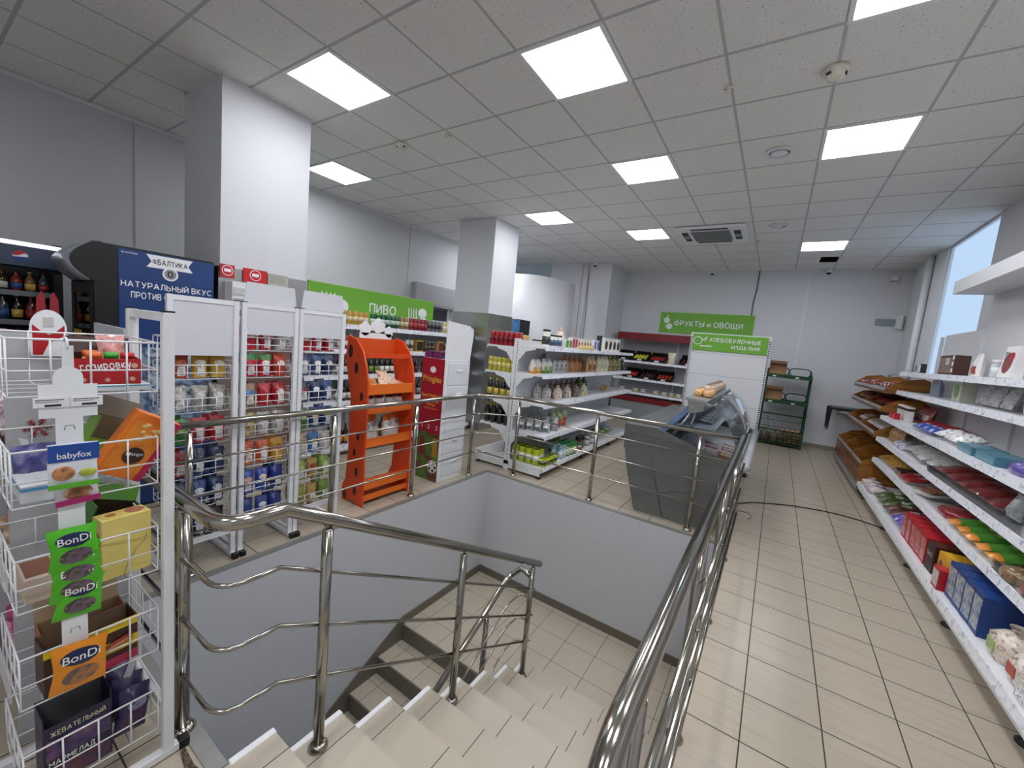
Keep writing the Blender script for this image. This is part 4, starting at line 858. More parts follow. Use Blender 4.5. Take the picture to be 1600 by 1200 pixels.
n = 10; hp = [(-.34-.11*math.sin(PI*k/n), 1.73+.27*k/n) for k in range(n+1)]
p = B(); p.prism(hp+[(-.3, 2.0), (-.3, 1.73)], mat('b9c0ca', .25, .45, var=.45, scale=5), 'x', -.30, .30, True); h = p.make('header', bk)
p = B(); p.prism([(y-.006, z) for y, z in hp]+[(-.3, 2.006), (-.3, 1.724)], BLACK, 'x', .30, .335); p.make('end_cheek', h)
BLU = mat('1c3f78', .4, var=.2, scale=2)
p = B(); p.box((.3305, -.215, .02), (.3345, .378, 1.985), BLU); sp = p.make('printed_side', bk)
p = B(); p.box((.3346, -.215, .5), (.3352, .378, 1.27), mottle(['23466f', '8fa6bd', '2c4a72', 'b9c6d2', '3a5a80'], 7, .4, .1, 'printed_ice', 6)); p.make('ice_print', sp)
p = B(); p.prism([(-.06, 1.88), (.23, 1.88), (.20, 1.925), (.23, 1.975), (-.06, 1.975), (-.03, 1.925)], PAPER, 'x', .335, .3365); p.make('emblem', sp)
text('≋БАЛТИКА', BLACK, sp, 'lettering', (.337, -.025, 1.905), (0, 1, 0), (0, 0, 1), .22, .042, 0, .02)
p = B(); p.lathe([(.05, 0), (.05, .001)], PAPER, 20); p.make('emblem', sp, (.3350, .085, 1.845), (0, PI/2, 0)); p = B(); p.lathe([(.038, 0), (.038, .001)], mat('9a9ca0', .3, .5), 20); q = p.make('emblem_ring', sp, (.3355, .085, 1.845), (0, PI/2, 0))
text('0', BLACK, sp, 'lettering', (.3375, .066, 1.82), (0, 1, 0), (0, 0, 1), .036, .05, 0, .014)
text('НАТУРАЛЬНЫЙ ВКУС', PAPER, sp, 'lettering', (.3365, -.205, 1.715), (0, 1, 0), (0, 0, 1), .565, .055, 0, .02)
text('ПРОТИВ СТЕРЕОТИПОВ', PAPER, sp, 'lettering', (.3365, -.15, 1.635), (0, 1, 0), (0, 0, 1), .62*.85, .05, 0, .02)
text('БЕЗАЛКОГОЛЬНОЕ', PAPER, sp, 'lettering', (.3365, -.2, 1.955), (0, 1, 0), (0, 0, 1), .09, .012, 0, .0)
# ---- island shelving in the middle
isl = tag(empty('shelving_unit', (-2.6, 4.08, 0)), 'white two-sided island shelving behind the stairwell corner', 'shelving')
OI = Vector((-2.6, 4.08, 0)); YE = 3.37
for y, h in ((0, 1.61), (1.27, 1.58), (YE-.03, 1.58)):
    b = B(); b.cbox((-.035, y, 0), (.04, y+.03, h), SHELF, .003); o = b.make('upright', isl)
    if y == 0:
        s_ = B()
        for k in range(48): s_.box((.012, -.0012, .1+.031*k), (.020, .0, .118+.031*k), DARK)
        s_.make('slots', o)
b = B(); b.box((-.012, .03, .1), (.012, YE, 1.55), mat('d3d6da', .45, var=.02))
for y in (.65, 1.27, 1.95, 2.6): b.box((.0121, y, .1), (.0126, y+.004, 1.55), GREYP)
b.make('back_panel', isl)
b = B(); b.box((-.47, 0, .075), (.5, YE, .12), SHELF); b.box((-.46, .004, .03), (.48, .012, .075), SHELF); b.make('base', isl)
for x, y in ((-.43, .02), (.46, .02), (.46, 1.27), (.46, 2.4), (-.43, 1.27), (.46, 3.3)): p = B(); p.lathe([(.03, 0), (.03, .012), (.012, .02), (.012, .075)], BLACK, 12); p.make('foot', isl, (x, y, 0))
RZ = ((1.54, .39), (1.215, .39), (.87, .44), (.51, .49), (.135, .51)); LZs = ((1.51, -.43), (1.19, -.43), (.855, -.43), (.53, -.44), (.16, -.47))
for z, x in RZ: shelf_board(isl, .013, x, .004, YE, z, '+x', .04, (1.27, 2.3))
for z, x in LZs: shelf_board(isl, x, -.013, .004, YE, z, '-x', .04, (1.27, 2.3))
for zz, sgn in [(z, 1) for z, x in RZ[:4]]+[(z, -1) for z, x in LZs[:4]]:
    w = .27
    b = B(); b.prism([(sgn*.04, zz-.022), (sgn*w, zz-.022), (sgn*w, zz-.04), (sgn*.14, zz-.07), (sgn*.06, zz-.17), (sgn*.04, zz-.18)] if sgn > 0 else [(sgn*.04, zz-.18), (sgn*.06, zz-.17), (sgn*.14, zz-.07), (sgn*w, zz-.04), (sgn*w, zz-.022), (sgn*.04, zz-.022)], SHELF, 'y', .002, .005); b.make('bracket', isl)
b = B(); b.box((.03, .012, 1.545), (.32, .018, 1.60), SHELF); b.make('end_stop', isl)
EN = 'the stairwell'
# left side (faces the drinks): cans and bottles seen at the end
for k in range(6): place('iRed', can(.034, .172, '9a1420', '7a0f1a'), (-3.0+.07*k, 4.14, 1.511), (0, 0, 0), f'tall red can, {nth(k, 6, "the drinks shelving side")}, end of the island top shelf', 'can', 'red cans on the island')
for k in range(6): place('iRed', None, (-3.0+.07*k, 4.22, 1.511), (0, 0, 0), f'tall red can of the second rank, {nth(k, 6, "the drinks shelving side")}, island top shelf', 'can', 'red cans on the island')
for k in range(3): place('iGld', can(.03, .15, 'c9a468', 'a8642a'), (-2.72, 4.34+.08*k, 1.511), (0, 0, 0), f'gold can behind the red cans, {nth(k, 3, EN)}, island top shelf', 'can', 'gold cans on the island')
for k in range(6): place('iYel', can(.034, .172, 'b5ad3a', 'd2cc7a'), (-3.0+.068*k, 4.15, 1.191), (0, 0, 0), f'yellow green can, {nth(k, 6, "the drinks shelving side")}, end of the second island shelf', 'can', 'yellow cans on the island')
for k in range(6): place('iYel', None, (-3.0+.068*k, 4.23, 1.191), (0, 0, 0), f'yellow green can of the second rank, {nth(k, 6, "the drinks shelving side")}, second island shelf', 'can', 'yellow cans on the island')
for k in range(4): place('iBtY', bottle(.036, .27, '15180f', 'c9b03a', 'd8c04a', 'd8b83a', 'wine_bottle'), (-2.98+.1*k, 4.15, .856), (0, 0, 0), f'dark bottle with yellow neck, {nth(k, 4, "the drinks shelving side")}, third island shelf', 'bottle', 'bottles on the island')
for k in range(4): place('iBtG', bottle(.038, .29, '0f120d', '2a2a22', '8a7a3a', 'a8923a', 'wine_bottle', .58), (-2.99+.1*k, 4.15, .531), (0, 0, 0), f'black bottle with gold neck, {nth(k, 4, "the drinks shelving side")}, fourth island shelf', 'bottle', 'bottles on the island')
for k in range(4): place('iBtG', None, (-2.97+.1*k, 4.25, .531), (0, 0, 0), f'black bottle of the second rank, {nth(k, 4, "the drinks shelving side")}, fourth island shelf', 'bottle', 'bottles on the island')
place('iBtR', bottle(.035, .24, '3a0f10', '5a1a1c', '2a2a2a', None, 'wine_bottle'), (-2.68, 4.2, .161), (0, 0, 0), 'lone dark red bottle on the lowest island shelf', 'bottle')
# right side, top shelf z=1.54
def isl_put(key, fn, dx, y, z, label, cat, group, rot=RIGHTW, tilt=0, sc=1): place(key, fn, (-2.6+dx, y, z), (tilt, 0, rot), label, cat, group, sc)
G1 = 'goods on the island top shelf'
for k in range(6): isl_put('iGrn', jar(.032, .11, '7ea83a', 'c8d86a', '23301c', 'small_jar', .25), -.06+.0*k, 4.60+.075*k, 1.511, f'small green jar with dark lid, {nth(k, 6, EN)}, island top shelf', 'jar', 'green jars on the island')
isl_put('tubT', jar(.048, .21, 'eceae2', '2a2c2a', '1c1c1c', 'shaker_tub', .12), .27, 4.3, 1.541, 'tall white tub with black lid and label on the island top shelf', 'tub', G1)
for k in range(3): isl_put('tubM', jar(.045, .155, 'e9e8e2', '34506a', '1c1c1c', 'shaker_tub', .14), .27, 4.43+.1*k, 1.541, f'white tub with black lid, {nth(k, 3, EN)} after the tall tub', 'tub', G1)
for k in range(2): isl_put('wgr', carton('white_carton', .09, .12, .06, 'eceeea', '6a9a4a'), .32, 4.73+.1*k, 1.541, f'white carton with green print, {nth(k, 2, EN)}, island top shelf', 'box', G1)
for k in range(2): isl_put('redw', carton('gift_carton', .08, .15, .07, 'ecdfe0', 'c43a5a'), .31, 4.93+.09*k, 1.541, f'white carton with pink red print, {nth(k, 2, EN)}, island top shelf', 'box', G1)
isl_put('fluf', loafbag('gift_bag', .15, .27, .12, 'e6d2b4+f2e9dc+c8842f', 'e9dcc0', 'c43a5a'), .11, 4.98, 1.541, 'tall cream gift bag with orange print on the island top shelf', 'bag', G1)
for k in range(5): isl_put('wbr', carton('cookie_carton', .085, .145, .06, 'eee6dc', None, None, None, 'ffffff', None, '9a5a3a'), .30, 5.14+.1*k, 1.541, f'white carton with a round brown cookie picture, {nth(k, 5, EN)}, island top shelf', 'box', G1)
for k in range(5): isl_put('gld', pouch('sweet_bag', .1, .07, .05, 'd9a83a+f0dc9a+9a5a1f', seed=44), .352, 5.16+.1*k, 1.541, f'small gold sweet bag, {nth(k, 5, EN)}, island top shelf front', 'bag', G1)
for k in range(2): isl_put('purw', carton('white_carton', .09, .15, .06, 'e4e2ea', '7a78b0'), .32, 5.68+.11*k, 1.541, f'white carton with lilac print, {nth(k, 2, EN)}, island top shelf', 'box', G1)
isl_put('dgr', carton('tall_carton', .08, .23, .06, '1e2c28', '2f4a40'), .31, 5.92, 1.541, 'tall dark green carton on the island top shelf', 'box', G1)
for k in range(4): isl_put('egg', carton('cookie_box', .17, .21, .07, 'f0eee9', None, None, None, 'ffffff', None, '4a2a1c'), .31, 6.15+.19*k, 1.541, f'white box with a dark oval cookie window, {nth(k, 4, EN)}, island top shelf', 'box', G1)
G2 = 'goods on the second island shelf'
for k in range(2): isl_put('o2', pouch('flour_pack', .1, .17, .075, 'dcd8cf', None, 'efeeea', 'd8a24a', bot='d8982a', seed=5), .2, 4.17+.12*k, 1.216, f'white pack with orange base, {nth(k, 2, EN)}, second island shelf', 'pack', G2)
for k in range(2): isl_put('g2', pouch('flour_pack', .1, .18, .075, 'd9d9d2', None, 'efeeea', '8aa84a', bot='5f9a3a', seed=6), .2, 4.43+.13*k, 1.216, f'white pack with green base, {nth(k, 2, EN)}, second island shelf', 'pack', G2)
for k in range(3): isl_put('y2', pouch('flour_pack', .11, .165, .08, 'c9c8c6', None, '55585c', '8a8c8e', seed=7), .2, 4.73+.14*k, 1.216, f'grey white pack with dark label, {nth(k, 3, EN)}, second island shelf', 'pack', G2)
isl_put('d2', pouch('tea_pack', .1, .24, .07, '3a2c24+6a5548', seed=8), .09, 4.62, 1.216, 'tall dark brown pack behind the white packs, second island shelf', 'pack', G2)
for k in range(4): isl_put('b2x', loafbag('cookie_bag', .14, .23, .12, 'a8612f+c98a52+6a2f18', None, None, 5), .15, 5.13+.17*k, 1.216, f'brown cookie bag, {nth(k, 4, EN)}, second island shelf', 'bag', G2)
for k in range(2): isl_put('k2', pouch('kraft_pack', .14, .24, .08, 'b9966a', None, 'd8c8a4', '8a3a24', seed=9), .28, 5.66+.17*k, 1.216, f'kraft brown pack, {nth(k, 2, EN)}, second island shelf', 'pack', G2)
for k in range(3): isl_put('l2', pouch('pasta_pack', .14, .24, .08, 'c9bf9a+e6dfc8+8a9a5a', None, 'e8e4d0', seed=10), .28, 6.06+.17*k, 1.216, f'pale see-through pasta pack, {nth(k, 3, EN)}, second island shelf', 'pack', G2)
for k in range(3): isl_put('v2', loafbag('muesli_bag', .19, .26, .14, '4a6a2f+8a5a3a+a8b86a+3a4a24', None, None, 6), .24, 6.62+.21*k, 1.216, f'large green and brown bag, {nth(k, 3, EN)}, second island shelf', 'bag', G2)
isl_put('n2', pouch('tea_pack', .15, .2, .08, '123f2c', None, 'c8d2c4', seed=11), .26, 7.28, 1.216, 'dark green pack at the far end of the second island shelf', 'pack', G2)
G3 = 'bags on the third island shelf'
for k, (c, lb) in enumerate((('c9c3ba+e6e2dc+8a7a6a', 'e6e4e0'), ('bcb2a6+e2dcd4+7a6655', 'e6e4e0'), ('c9bda8+ece6da+c88a2f', 'f0eee9'), ('b8a290+dccfc0+6a4432', 'e9e4dc'), ('4a3a34+8a7a70+241c1a', '8a8078'), ('b0a080+d8ccb0+6a7a3a', None))):
    isl_put(('w3', k), loafbag('candy_bag', .125, .18, .11, c, lb, None, 10+k), [.04, .14, .23, .25, .26, .27][k]+.03, [4.58, 4.64, 4.78, 5.02, 5.28, 5.54][k], .871, ['white bag with grey label', 'beige bag with white label', 'cream bag with orange base', 'brown white bag', 'dark brown bag', 'olive cream bag'][k]+', front rank of the third island shelf', 'bag', G3)
for k in range(5): isl_put('w3b', loafbag('candy_bag', .14, .21, .1, '5a4a3c+8f7a62+3a2f28', None, None, 30), .11, 4.86+.17*k, .871, f'dim brown bag behind, {nth(k, 5, EN)}, third island shelf', 'bag', G3)
for k in range(2): isl_put('w3c', loafbag('herb_bag', .16, .25, .12, '2f4a24+56703a+1c2c18', None, None, 31), .13, 5.72+.2*k, .871, f'dark green bag at the back, {nth(k, 2, EN)}, third island shelf', 'bag', G3)
isl_put('lf', loafbag('bread_loaf', .12, .32, .1, 'a8744a+c99a6a+7a4a2a', None, None, 33), .24, 6.5, .925, 'wrapped brown loaf lying alone on the third island shelf', 'bread', None, 0.15, -PI/2)
G4 = 'packs on the fourth island shelf'
for k in range(4): isl_put('s4', pouch('grain_pack', .095, .13, .08, '9aa0a2+c4c9ca+6a7072', None, 'dfe3e3', '5a666a', seed=12), .09+.1*k, 4.22+.03*k, .511, f'grey silver pack, {nth(k, 4, "the upright")}, front of the fourth island shelf', 'pack', G4, .3)
for k in range(4): isl_put('s4b', pouch('grain_pack', .1, .17, .08, '7c8486+a9b0b0+525a5c', None, 'b8bebe', seed=13), .1+.1*k, 4.38+.04*k, .511, f'grey pack of the back rank, {nth(k, 4, "the upright")}, fourth island shelf', 'pack', G4, .4)
for k in range(3): isl_put('r4', pouch('vegetable_pack', .14, .25, .09, '4a6a34+b8c29a+6a7a52', None, None, 'c8482f', bot='c4442c', seed=14), .3, 4.62+.16*k, .511, f'green and red standing pouch, {nth(k, 3, EN)}, fourth island shelf', 'pack', G4)
G5 = 'tins and jars on the lowest island shelf'
for k in range(8): isl_put('lime', can(.045, .19, 'aebd26', 'e8eee0', 'b9cc3a', 'lime_tin'), .08+.098*(k % 4), 4.16+.1*(k//4), .136, f'tall lime green tin, {nth(k % 4, 4, "the upright")}, {["front", "rear"][k//4]} rank, lowest island shelf', 'tin', G5)
for k in range(4): isl_put('limeS', can(.042, .1, 'b9c81c', '2a3018', 'd2e02a', 'lime_tin'), .47, 4.16+.095*k, .136, f'short lime green tin, {nth(k, 4, EN)}, front of the lowest island shelf', 'tin', G5)
for k in range(4): isl_put('lblu', jar(.038, .17, '9ac4cc', 'd8e8ea', '7ab0bc', 'blue_bottle', .2), .46-.09*(k//2), 4.64+.09*(k % 2), .136, f'pale blue bottle, {nth(k, 4, EN)}, lowest island shelf', 'bottle', G5)
for k in range(6): isl_put('gj', jar(.042, .17, '4f8a2c', 'd8e2c8', '1f7a34', 'green_jar', .18), .46-.1*(k//3), 4.84+.1*(k % 3), .136, f'green jar with green lid, {nth(k, 6, EN)}, lowest island shelf', 'jar', G5)
for k in range(2): isl_put('gj2', jar(.045, .22, '5f8a3c', 'e0e6d4', '127a3a', 'green_jar', .2), .2, 4.9+.12*k, .136, f'large green jar, {nth(k, 2, EN)}, back of the lowest island shelf', 'jar', G5)
isl_put('gj3', jar(.035, .1, 'c9c2ba', '8a3a34', '1f7a3a', 'pickle_jar', .2), .47, 5.22, .136, 'short jar with green lid and red label, lowest island shelf', 'jar', G5)
for k in range(2): isl_put('bj', jar(.045, .18, '3a2a2a', '7a6a66', '2a2024', 'brown_jar', .2), .4-.0*k, 5.33+.11*k, .136, f'dark brown jar, {nth(k, 2, EN)}, lowest island shelf', 'jar', G5)
for k in range(4): isl_put('gyj', jar(.04, .14+.0*k, '8e9396', 'd9dcdc', 'd9dadb', 'grey_jar', .22), .42-.12*(k % 2), 5.6+.09*k, .136, f'grey jar with white lid, {nth(k, 4, EN)}, lowest island shelf', 'jar', G5)
for k in range(2): isl_put('gfl', pouch('napkin_pack', .2, .26, .05, '6fae34', None, 'dfe8c8', 'e9ece0', stand=False, seed=16), .34, 6.62+.25*k, .165, f'flat green pack lying on the lowest island shelf, {nth(k, 2, EN)}', 'pack', G5, RIGHTW, -PI/2)

bc = tag(empty('drinks_cooler', (-4.38, 6.62, 0)), 'blue printed cooler behind the second pillar, half hidden by the island shelving', 'cooler')
b = B(); b.box((-.2, -.0, 0), (.2, .36, 1.98), DARK); b.make('body', bc)
b = B(); b.box((-.19, -.004, .05), (.19, -.0005, 1.97), mottle(['2a6ab0', '4a8ac8', '7ab0de', '2a62a8'], 3, .4, .2)); b.make('printed_door', bc)
# ---- fruit and vegetable shelving on the far wall
fs = tag(empty('shelving_unit', (-2.4, 10.05, 0)), 'fruit shelving with dark red header and kick panels along the far wall', 'shelving')
OF = Vector((-2.4, 10.05, 0)); fx0, fx1 = -.86, 1.75
DR = mat('7a0f1a', .45, var=.05)
b = B(); b.box((fx0, -.03, .1), (fx1, 0, 2.02), mat('a2a5a9', .5, var=.02)); b.make('back_panel', fs)
b = B(); b.box((fx0, -.44, 1.85), (fx1, -.41, 2.02), DR); b.box((fx0, -.41, 1.99), (fx1, -.03, 2.01), WHITE); b.make('header', fs)
b = B(); b.box((fx0, -.42, .40), (fx1, -.40, .52), DR); b.make('kick_panel', fs)
b = B(); b.box((fx0, -.40, .02), (fx1, -.03, .4), mat('8d9195', .5)); b.make('base', fs)
for x in (fx0, .45, fx1-.03): b = B(); b.box((x, -.05, 0), (x+.03, -.025, 2.0), SHELFB); b.make('upright', fs)
for z in (1.36, .95, .62): shelf_board(fs, fx0, fx1, -.45, -.03, z, '-y', .045, (.46,))
sgf = tag(empty('department_sign', (-2.44, YF-.012, 2.09)), 'long green wall sign with white lettering for fruit and vegetables', 'sign')
b = B(); b.box((0, -.011, 0), (1.94, .011, .48), SGN); b.make('board', sgf); sign_frame(sgf, 1.94, .48)
text('ФРУКТЫ и ОВОЩИ', PAPER, sgf, 'lettering', (.32, -.0115, .16), (1, 0, 0), (0, 0, 1), 1.42, .14, .001, .014)
for x, z in ((.15, .29), (.22, .15)): disc(sgf, 'printed_fruit', x, z, .068, PAPER)
p = B(); p.prism([(.14, .36), (.17, .42), (.185, .40), (.155, .35)], PAPER, 'y', -.0135, -.0125); p.make('printed_leaf', sgf)
def crate():
    b = B(); w, d, h = .36, .34, .1
    b.box((-w/2, 0, 0), (w/2, d, .012), BLACK); b.box((-w/2, d-.012, .012), (w/2, d, h+.04), BLACK); b.box((-w/2, 0, .012), (w/2, .012, h*.55), BLACK)
    for x in (-w/2, w/2-.012): b.box((x, .012, .012), (x+.012, d-.012, h), BLACK)
    o = b.make('fruit_crate'); p = B(); p.box((-.05, -.003, .015), (.05, -.0005, .05), PAPER); p.make('price_card', o); return o
def fruit(c, r, stem=True, sq=.9, name='fruit'):
    def f():
        b = B(); b.ball((0, 0, r*sq), (r, r, r*sq), cm(c), 12, 8, .03, random.Random(3)); o = b.make(name)
        if stem: s_ = B(); s_.tube([(0, 0, r*sq*1.85), (.003, .002, r*sq*2.15)], .003, mat('4a3a1a', .7), 5); s_.make('stem', o)
        return o
    return f
CR = [(-3.07, 1.36, None, 'empty black crate'), (-2.68, 1.36, ('lemon', 'd9d23a', .036), 'black crate of yellow lemons'), (-2.29, 1.36, ('apple', 'a8242a', .036), 'black crate of red apples'), (-1.62, 1.36, ('plum', '5c1420', .032), 'black crate of dark red plums'), (-1.22, 1.36, ('plum', '6a1826', .032), 'second black crate of dark plums, behind the bakery panel'),
      (-2.86, .95, ('tomato', 'b5241a', .036), 'black crate of bright red tomatoes'), (-2.47, .95, ('beetroot', '3a1a1e', .036), 'black crate of dark beetroots'), (-2.09, .95, ('tomato', 'b0301c', .034), 'black crate of small red tomatoes')]
for x, z, fr, lab in CR:
    place('crate', crate, (x, 9.62, z+.003), (.30, 0, 0), lab+' on the fruit shelving', 'crate', 'black fruit crates')
    if fr:
        nm, c, rr = fr
        for j in range(3):
            for i in range(4):
                xx = x-.12+.08*i+rnd.uniform(-.003, .003); yy = .06+.085*j
                place((nm, c), fruit(c, rr, nm != 'lemon', 1.0 if nm == 'lemon' else .9, nm), (xx, 9.62+yy*.955-.006, z+.0195+yy*.2955), (.3, 0, 0), f'{dict(lemon="yellow", apple="red", plum="dark red", tomato="red", beetroot="dark brown")[nm]} {nm} lying in the {lab}', nm, nm+'s in the '+lab)
place('bgp', pouch('vegetable_bag', .17, .26, .09, 'd9cf9a+ece6cc+b8a860', None, 'e8e4d0', None, seed=60), (-1.98, 9.68, 1.363), (0, 0, 0), 'cream packet standing beside the crate of red apples', 'bag')
JW = [(-3.05, .02), (-2.72, .02), (-2.53, .0), (-2.24, .02), (-2.05, 0), (-1.89, .02), (-1.74, 0)]
for k, (x, dy) in enumerate(JW): place(('fj', k % 3), jar(.065, .085, ['8a7a52', 'b89a72', '6a2420'][k % 3], 'd8c8a8', 'eceae4', 'food_tub', .25), (x, 9.72+dy, .621), (0, 0, 0), f'small tub with white lid, {nth(k, 7, "the pillar")}, lower fruit shelf', 'tub', 'tubs on the lower fruit shelf')
# ---- bakery unit with green sign
bu = tag(empty('bakery_shelving', (-.61, 6.7, 0)), 'white bakery panel unit with a green sign, behind the glass counter', 'shelving')
b = B(); b.box((-.49, 0, .1), (.49, .025, 1.96), mat('e0e2e5', .45, var=.02))
for z in (.52, .93, 1.34, 1.66): b.box((-.49, -.001, z), (.49, 0, z+.004), GREYP)
b.make('back_panel', bu)
for x in (-.52, .49):
    b = B(); b.box((x, -.03, 0), (x+.03, .04, 1.96), SHELF); o = b.make('upright', bu); s_ = B()
    for k in range(60): s_.box((x+.006, -.0312, .05+.031*k), (x+.024, -.03, .067+.031*k), DARK)
    if x > 0:
        for k in range(60): s_.box((x+.03, -.012, .05+.031*k), (x+.0312, .02, .067+.031*k), DARK)
    s_.make('slots', o)
b = B(); b.box((-.5, -.3, .06), (.5, .0, .12), SHELF); b.make('base', bu)
for x in (-.45, .46): p = B(); p.lathe([(.03, 0), (.03, .012), (.012, .02), (.012, .06)], BLACK, 12); p.make('foot', bu, (x, -.27, 0))
p = B(); p.box((-.49, -.014, 1.70), (.49, -.002, 1.945), SGN); s_ = p.make('sign', bu)
text('ХЛЕБОБУЛОЧНЫЕ', PAPER, s_, 'lettering', (-.26, -.0145, 1.835), (1, 0, 0), (0, 0, 1), .66, .06, .001, .014)
text('ИЗДЕЛИЯ', PAPER, s_, 'lettering', (.04, -.0145, 1.745), (1, 0, 0), (0, 0, 1), .35, .055, .001, .014)
p = B(); p.tube([(-.42+.06*math.cos(a), -.016, 1.84+.055*math.sin(a)) for a in [2*PI*k/20 for k in range(20)]], .006, PAPER, 5, closed=True); p.tube([(-.37, -.016, 1.83), (-.30, -.016, 1.90), (-.32, -.016, 1.83)], .012, PAPER, 5); p.tube([(-.38, -.016, 1.76), (-.22, -.016, 1.765)], .011, PAPER, 6); p.make('printed_bread', s_)
# ---- glass deli counter
dc = tag(empty('deli_counter', (-.6, 4.08, 0)), 'dark grey refrigerated counter with curved glass front behind the guard railing', 'counter')
GM = mat('66686a', .4, .3, var=.06); GME = mat('666866', .45, var=.08, scale=8)
ox = .6
ep = [(-1.0, 0), (-.43, 0), (-.24, .22), (-.13, .5), (-.115, .67), (-.15, .70), (-.34, .705), (-.58, .78), (-.80, .845), (-.87, .87), (-1.19, .86), (-1.19, .72), (-1.12, .4)]
b = B(); b.prism([(x+ox, z) for x, z in ep], GME, 'y', -.02, .02); e_ = b.make('end_panel', dc)
g_ = B()
for ps in ([(-1.15, .78), (-.62, .74), (-.2, .60)], [(-.93, .78), (-.88, .5), (-.72, .0)], [(-.80, .22), (-.6, .30), (-.2, .36)]): g_.tube([(x+ox, -.0205, z+.01) for x, z in ps], .004, mat('5d605f', .4), 5)
g_.make('groove', e_)
b = B(); b.prism([(x+ox, z) for x, z in [(-.98, .05), (-.45, .05), (-.26, .24), (-.15, .5), (-.135, .6), (-.85, .6), (-1.17, .6)]], GM, 'y', .021, 2.22); b.box((-.95+ox, .03, 0), (-.5+ox, 2.2, .05), BLACK); b.make('body', dc)
b = B(); b.prism([(x+ox, z) for x, z in ep], GME, 'y', 2.22, 2.26); b.make('end_panel', dc)
b = B(); b.tube([(-.10+ox, -.02, .665), (-.10+ox, 2.26, .665)], .042, mat('a4a7aa', .4, var=.04), 14); b.ball((-.10+ox, -.02, .665), .042, mat('a4a7aa', .4, var=.04)); b.make('bumper', dc)
b = B(); b.prism([(x+ox, z) for x, z in [(-.17, .62), (-.15, .64), (-.75, .70), (-.75, .62)]], mat('c9cbd2', .3, .4), 'y', .022, 2.21); b.make('display_deck', dc)
b = B(); b.box((-1.19+ox, .02, .60), (-.85+ox, 2.22, .635), GM); b.box((-1.19+ox, .022, .83), (-.87+ox, 2.22, .86), mat('6d7072', .35, .3)); b.make('worktop', dc)
gp_ = [(-.47, 1.19), (-.40, 1.16), (-.33, 1.10), (-.27, 1.02), (-.22, .92), (-.18, .81), (-.155, .705)]
GL = glassmat('counter_glass', (.93, .95, .95, 1), .22)
b = B(); b.prism([(x+ox, z) for x, z in gp_]+[(x+ox-.005, z-.004) for x, z in gp_[::-1]], GL, 'y', .0, 2.24, True); b.make('curved_glass', dc)
b = B(); b.prism([(x+ox, z) for x, z in [(-.85, .87), (-.58, .79), (-.34, .715), (-.165, .71)]+gp_[::-1][1:]+[(-.62, 1.14)]], GL, 'y', -.003, .003); b.make('side_glass', dc)
b = B(); b.prism([(x+ox, z) for x, z in [(-.66, 1.185), (-.47, 1.175), (-.47, 1.20), (-.66, 1.21)]], mat('9fa3a8', .3, .6), 'y', -.01, 2.25); tp = b.make('top_shelf', dc)
p = B(); p.prism([(x+ox, z) for x, z in [(-.62, 1.06), (-.5, 1.1), (-.49, 1.185), (-.64, 1.185)]], mat('8d8f8c', .35, .5), 'y', -.004, .012); 
for x, z in ((-.60, 1.13), (-.53, 1.15)): p.lathe([(.012, 0), (.012, .003)], CHROME, 10, (x+ox, -.006, z))
p.make('corner_bracket', tp)
for x0 in ((-.6, 1.07, -.76, .78), (-.56, 1.07, -.62, .80)): b = B(); b.tube([(x0[0]+ox, .02, x0[1]), (x0[2]+ox, .04, x0[3])], .011, mat('b9bcc2', .25, .8), 8); b.make('strut', dc)
b = B(); b.box((-.72+ox, .05, .93), (-.38+ox, 2.2, .938), mat('b8c0cc', .2, .2)); b.make('middle_shelf', dc)
b = B(); b.prism([(x+ox, z) for x, z in [(-.84, .80), (-.80, .85), (-.62, 1.08), (-.66, 1.10), (-.86, .86)]], mat('7f97c4', .25, .2, var=.2, scale=4), 'y', .06, 2.2); b.make('sliding_door', dc)
DG = 'packs inside the glass counter'
for k, (x, y, c, lb, w) in enumerate(((-.55, 4.2, 'd8dce2', '5a6a8a', .13), (-.40, 4.19, 'c9a0a4', 'e6d8da', .12), (-.27, 4.2, 'a8683a', 'e6cfa8', .11), (-.28, 4.34, 'd08a90', 'f0dcdc', .12), (-.42, 4.36, 'e4e2e4', 'b0404a', .13), (-.27, 4.47, '7a3a34', 'd9c4b8', .12), (-.44, 4.52, 'd8d4d8', '8a90a8', .12), (-.28, 4.62, 'c4a29a', 'e9e2dc', .12), (-.45, 4.68, 'b88a7a', 'e2dcd8', .12), (-.28, 4.8, 'd9b0a8', 'ece4e0', .12))):
    place(('dg', k), carton('meat_tray', w, .045, .1, c, None, lb), (x, y, .718-.10*(x+.75)), (0, .10, .12*(k % 3-1)), f'{["white and blue", "pale pink", "brown", "pink", "white and red", "dark red", "grey white", "beige", "tan", "light pink"][k]} tray pack inside the glass counter', 'food pack', DG)
for k in range(8): place('dsh', pouch('sausage_pack', .14, .2, .03, '2a2c34+4a4c58+c9ccd4', None, None, None, False, seed=70), (-.43, 4.45+.2*k, .965), (-PI/2, 0, RIGHTW), f'dark vacuum pack, {nth(k, 8, "the railing")}, middle shelf of the glass counter', 'food pack', DG)
PG = 'baked goods on top of the glass counter'
for k in range(6): place('bun', loafbag('bun_bag', .085, .075, .085, 'c98d4a+e0b878+a8642a', None, None, 80), (-.61+.09*(k % 2), 4.45+.1*(k//2), 1.212), (0, 0, 0), f'bag of golden buns, {nth(k, 6, "the railing")}, on the counter top', 'buns', PG)
for k in range(8): place('cookb', loafbag('cookie_bag', .14, .10, .115, 'b08a72+d8c0a8+7a543c+e6d8cc', None, None, 81), (-.57, 4.85+.16*k, 1.213), (0, 0, 0), f'clear bag of brown cookies, {nth(k, 8, "the railing")}, on the counter top', 'cookies', PG)
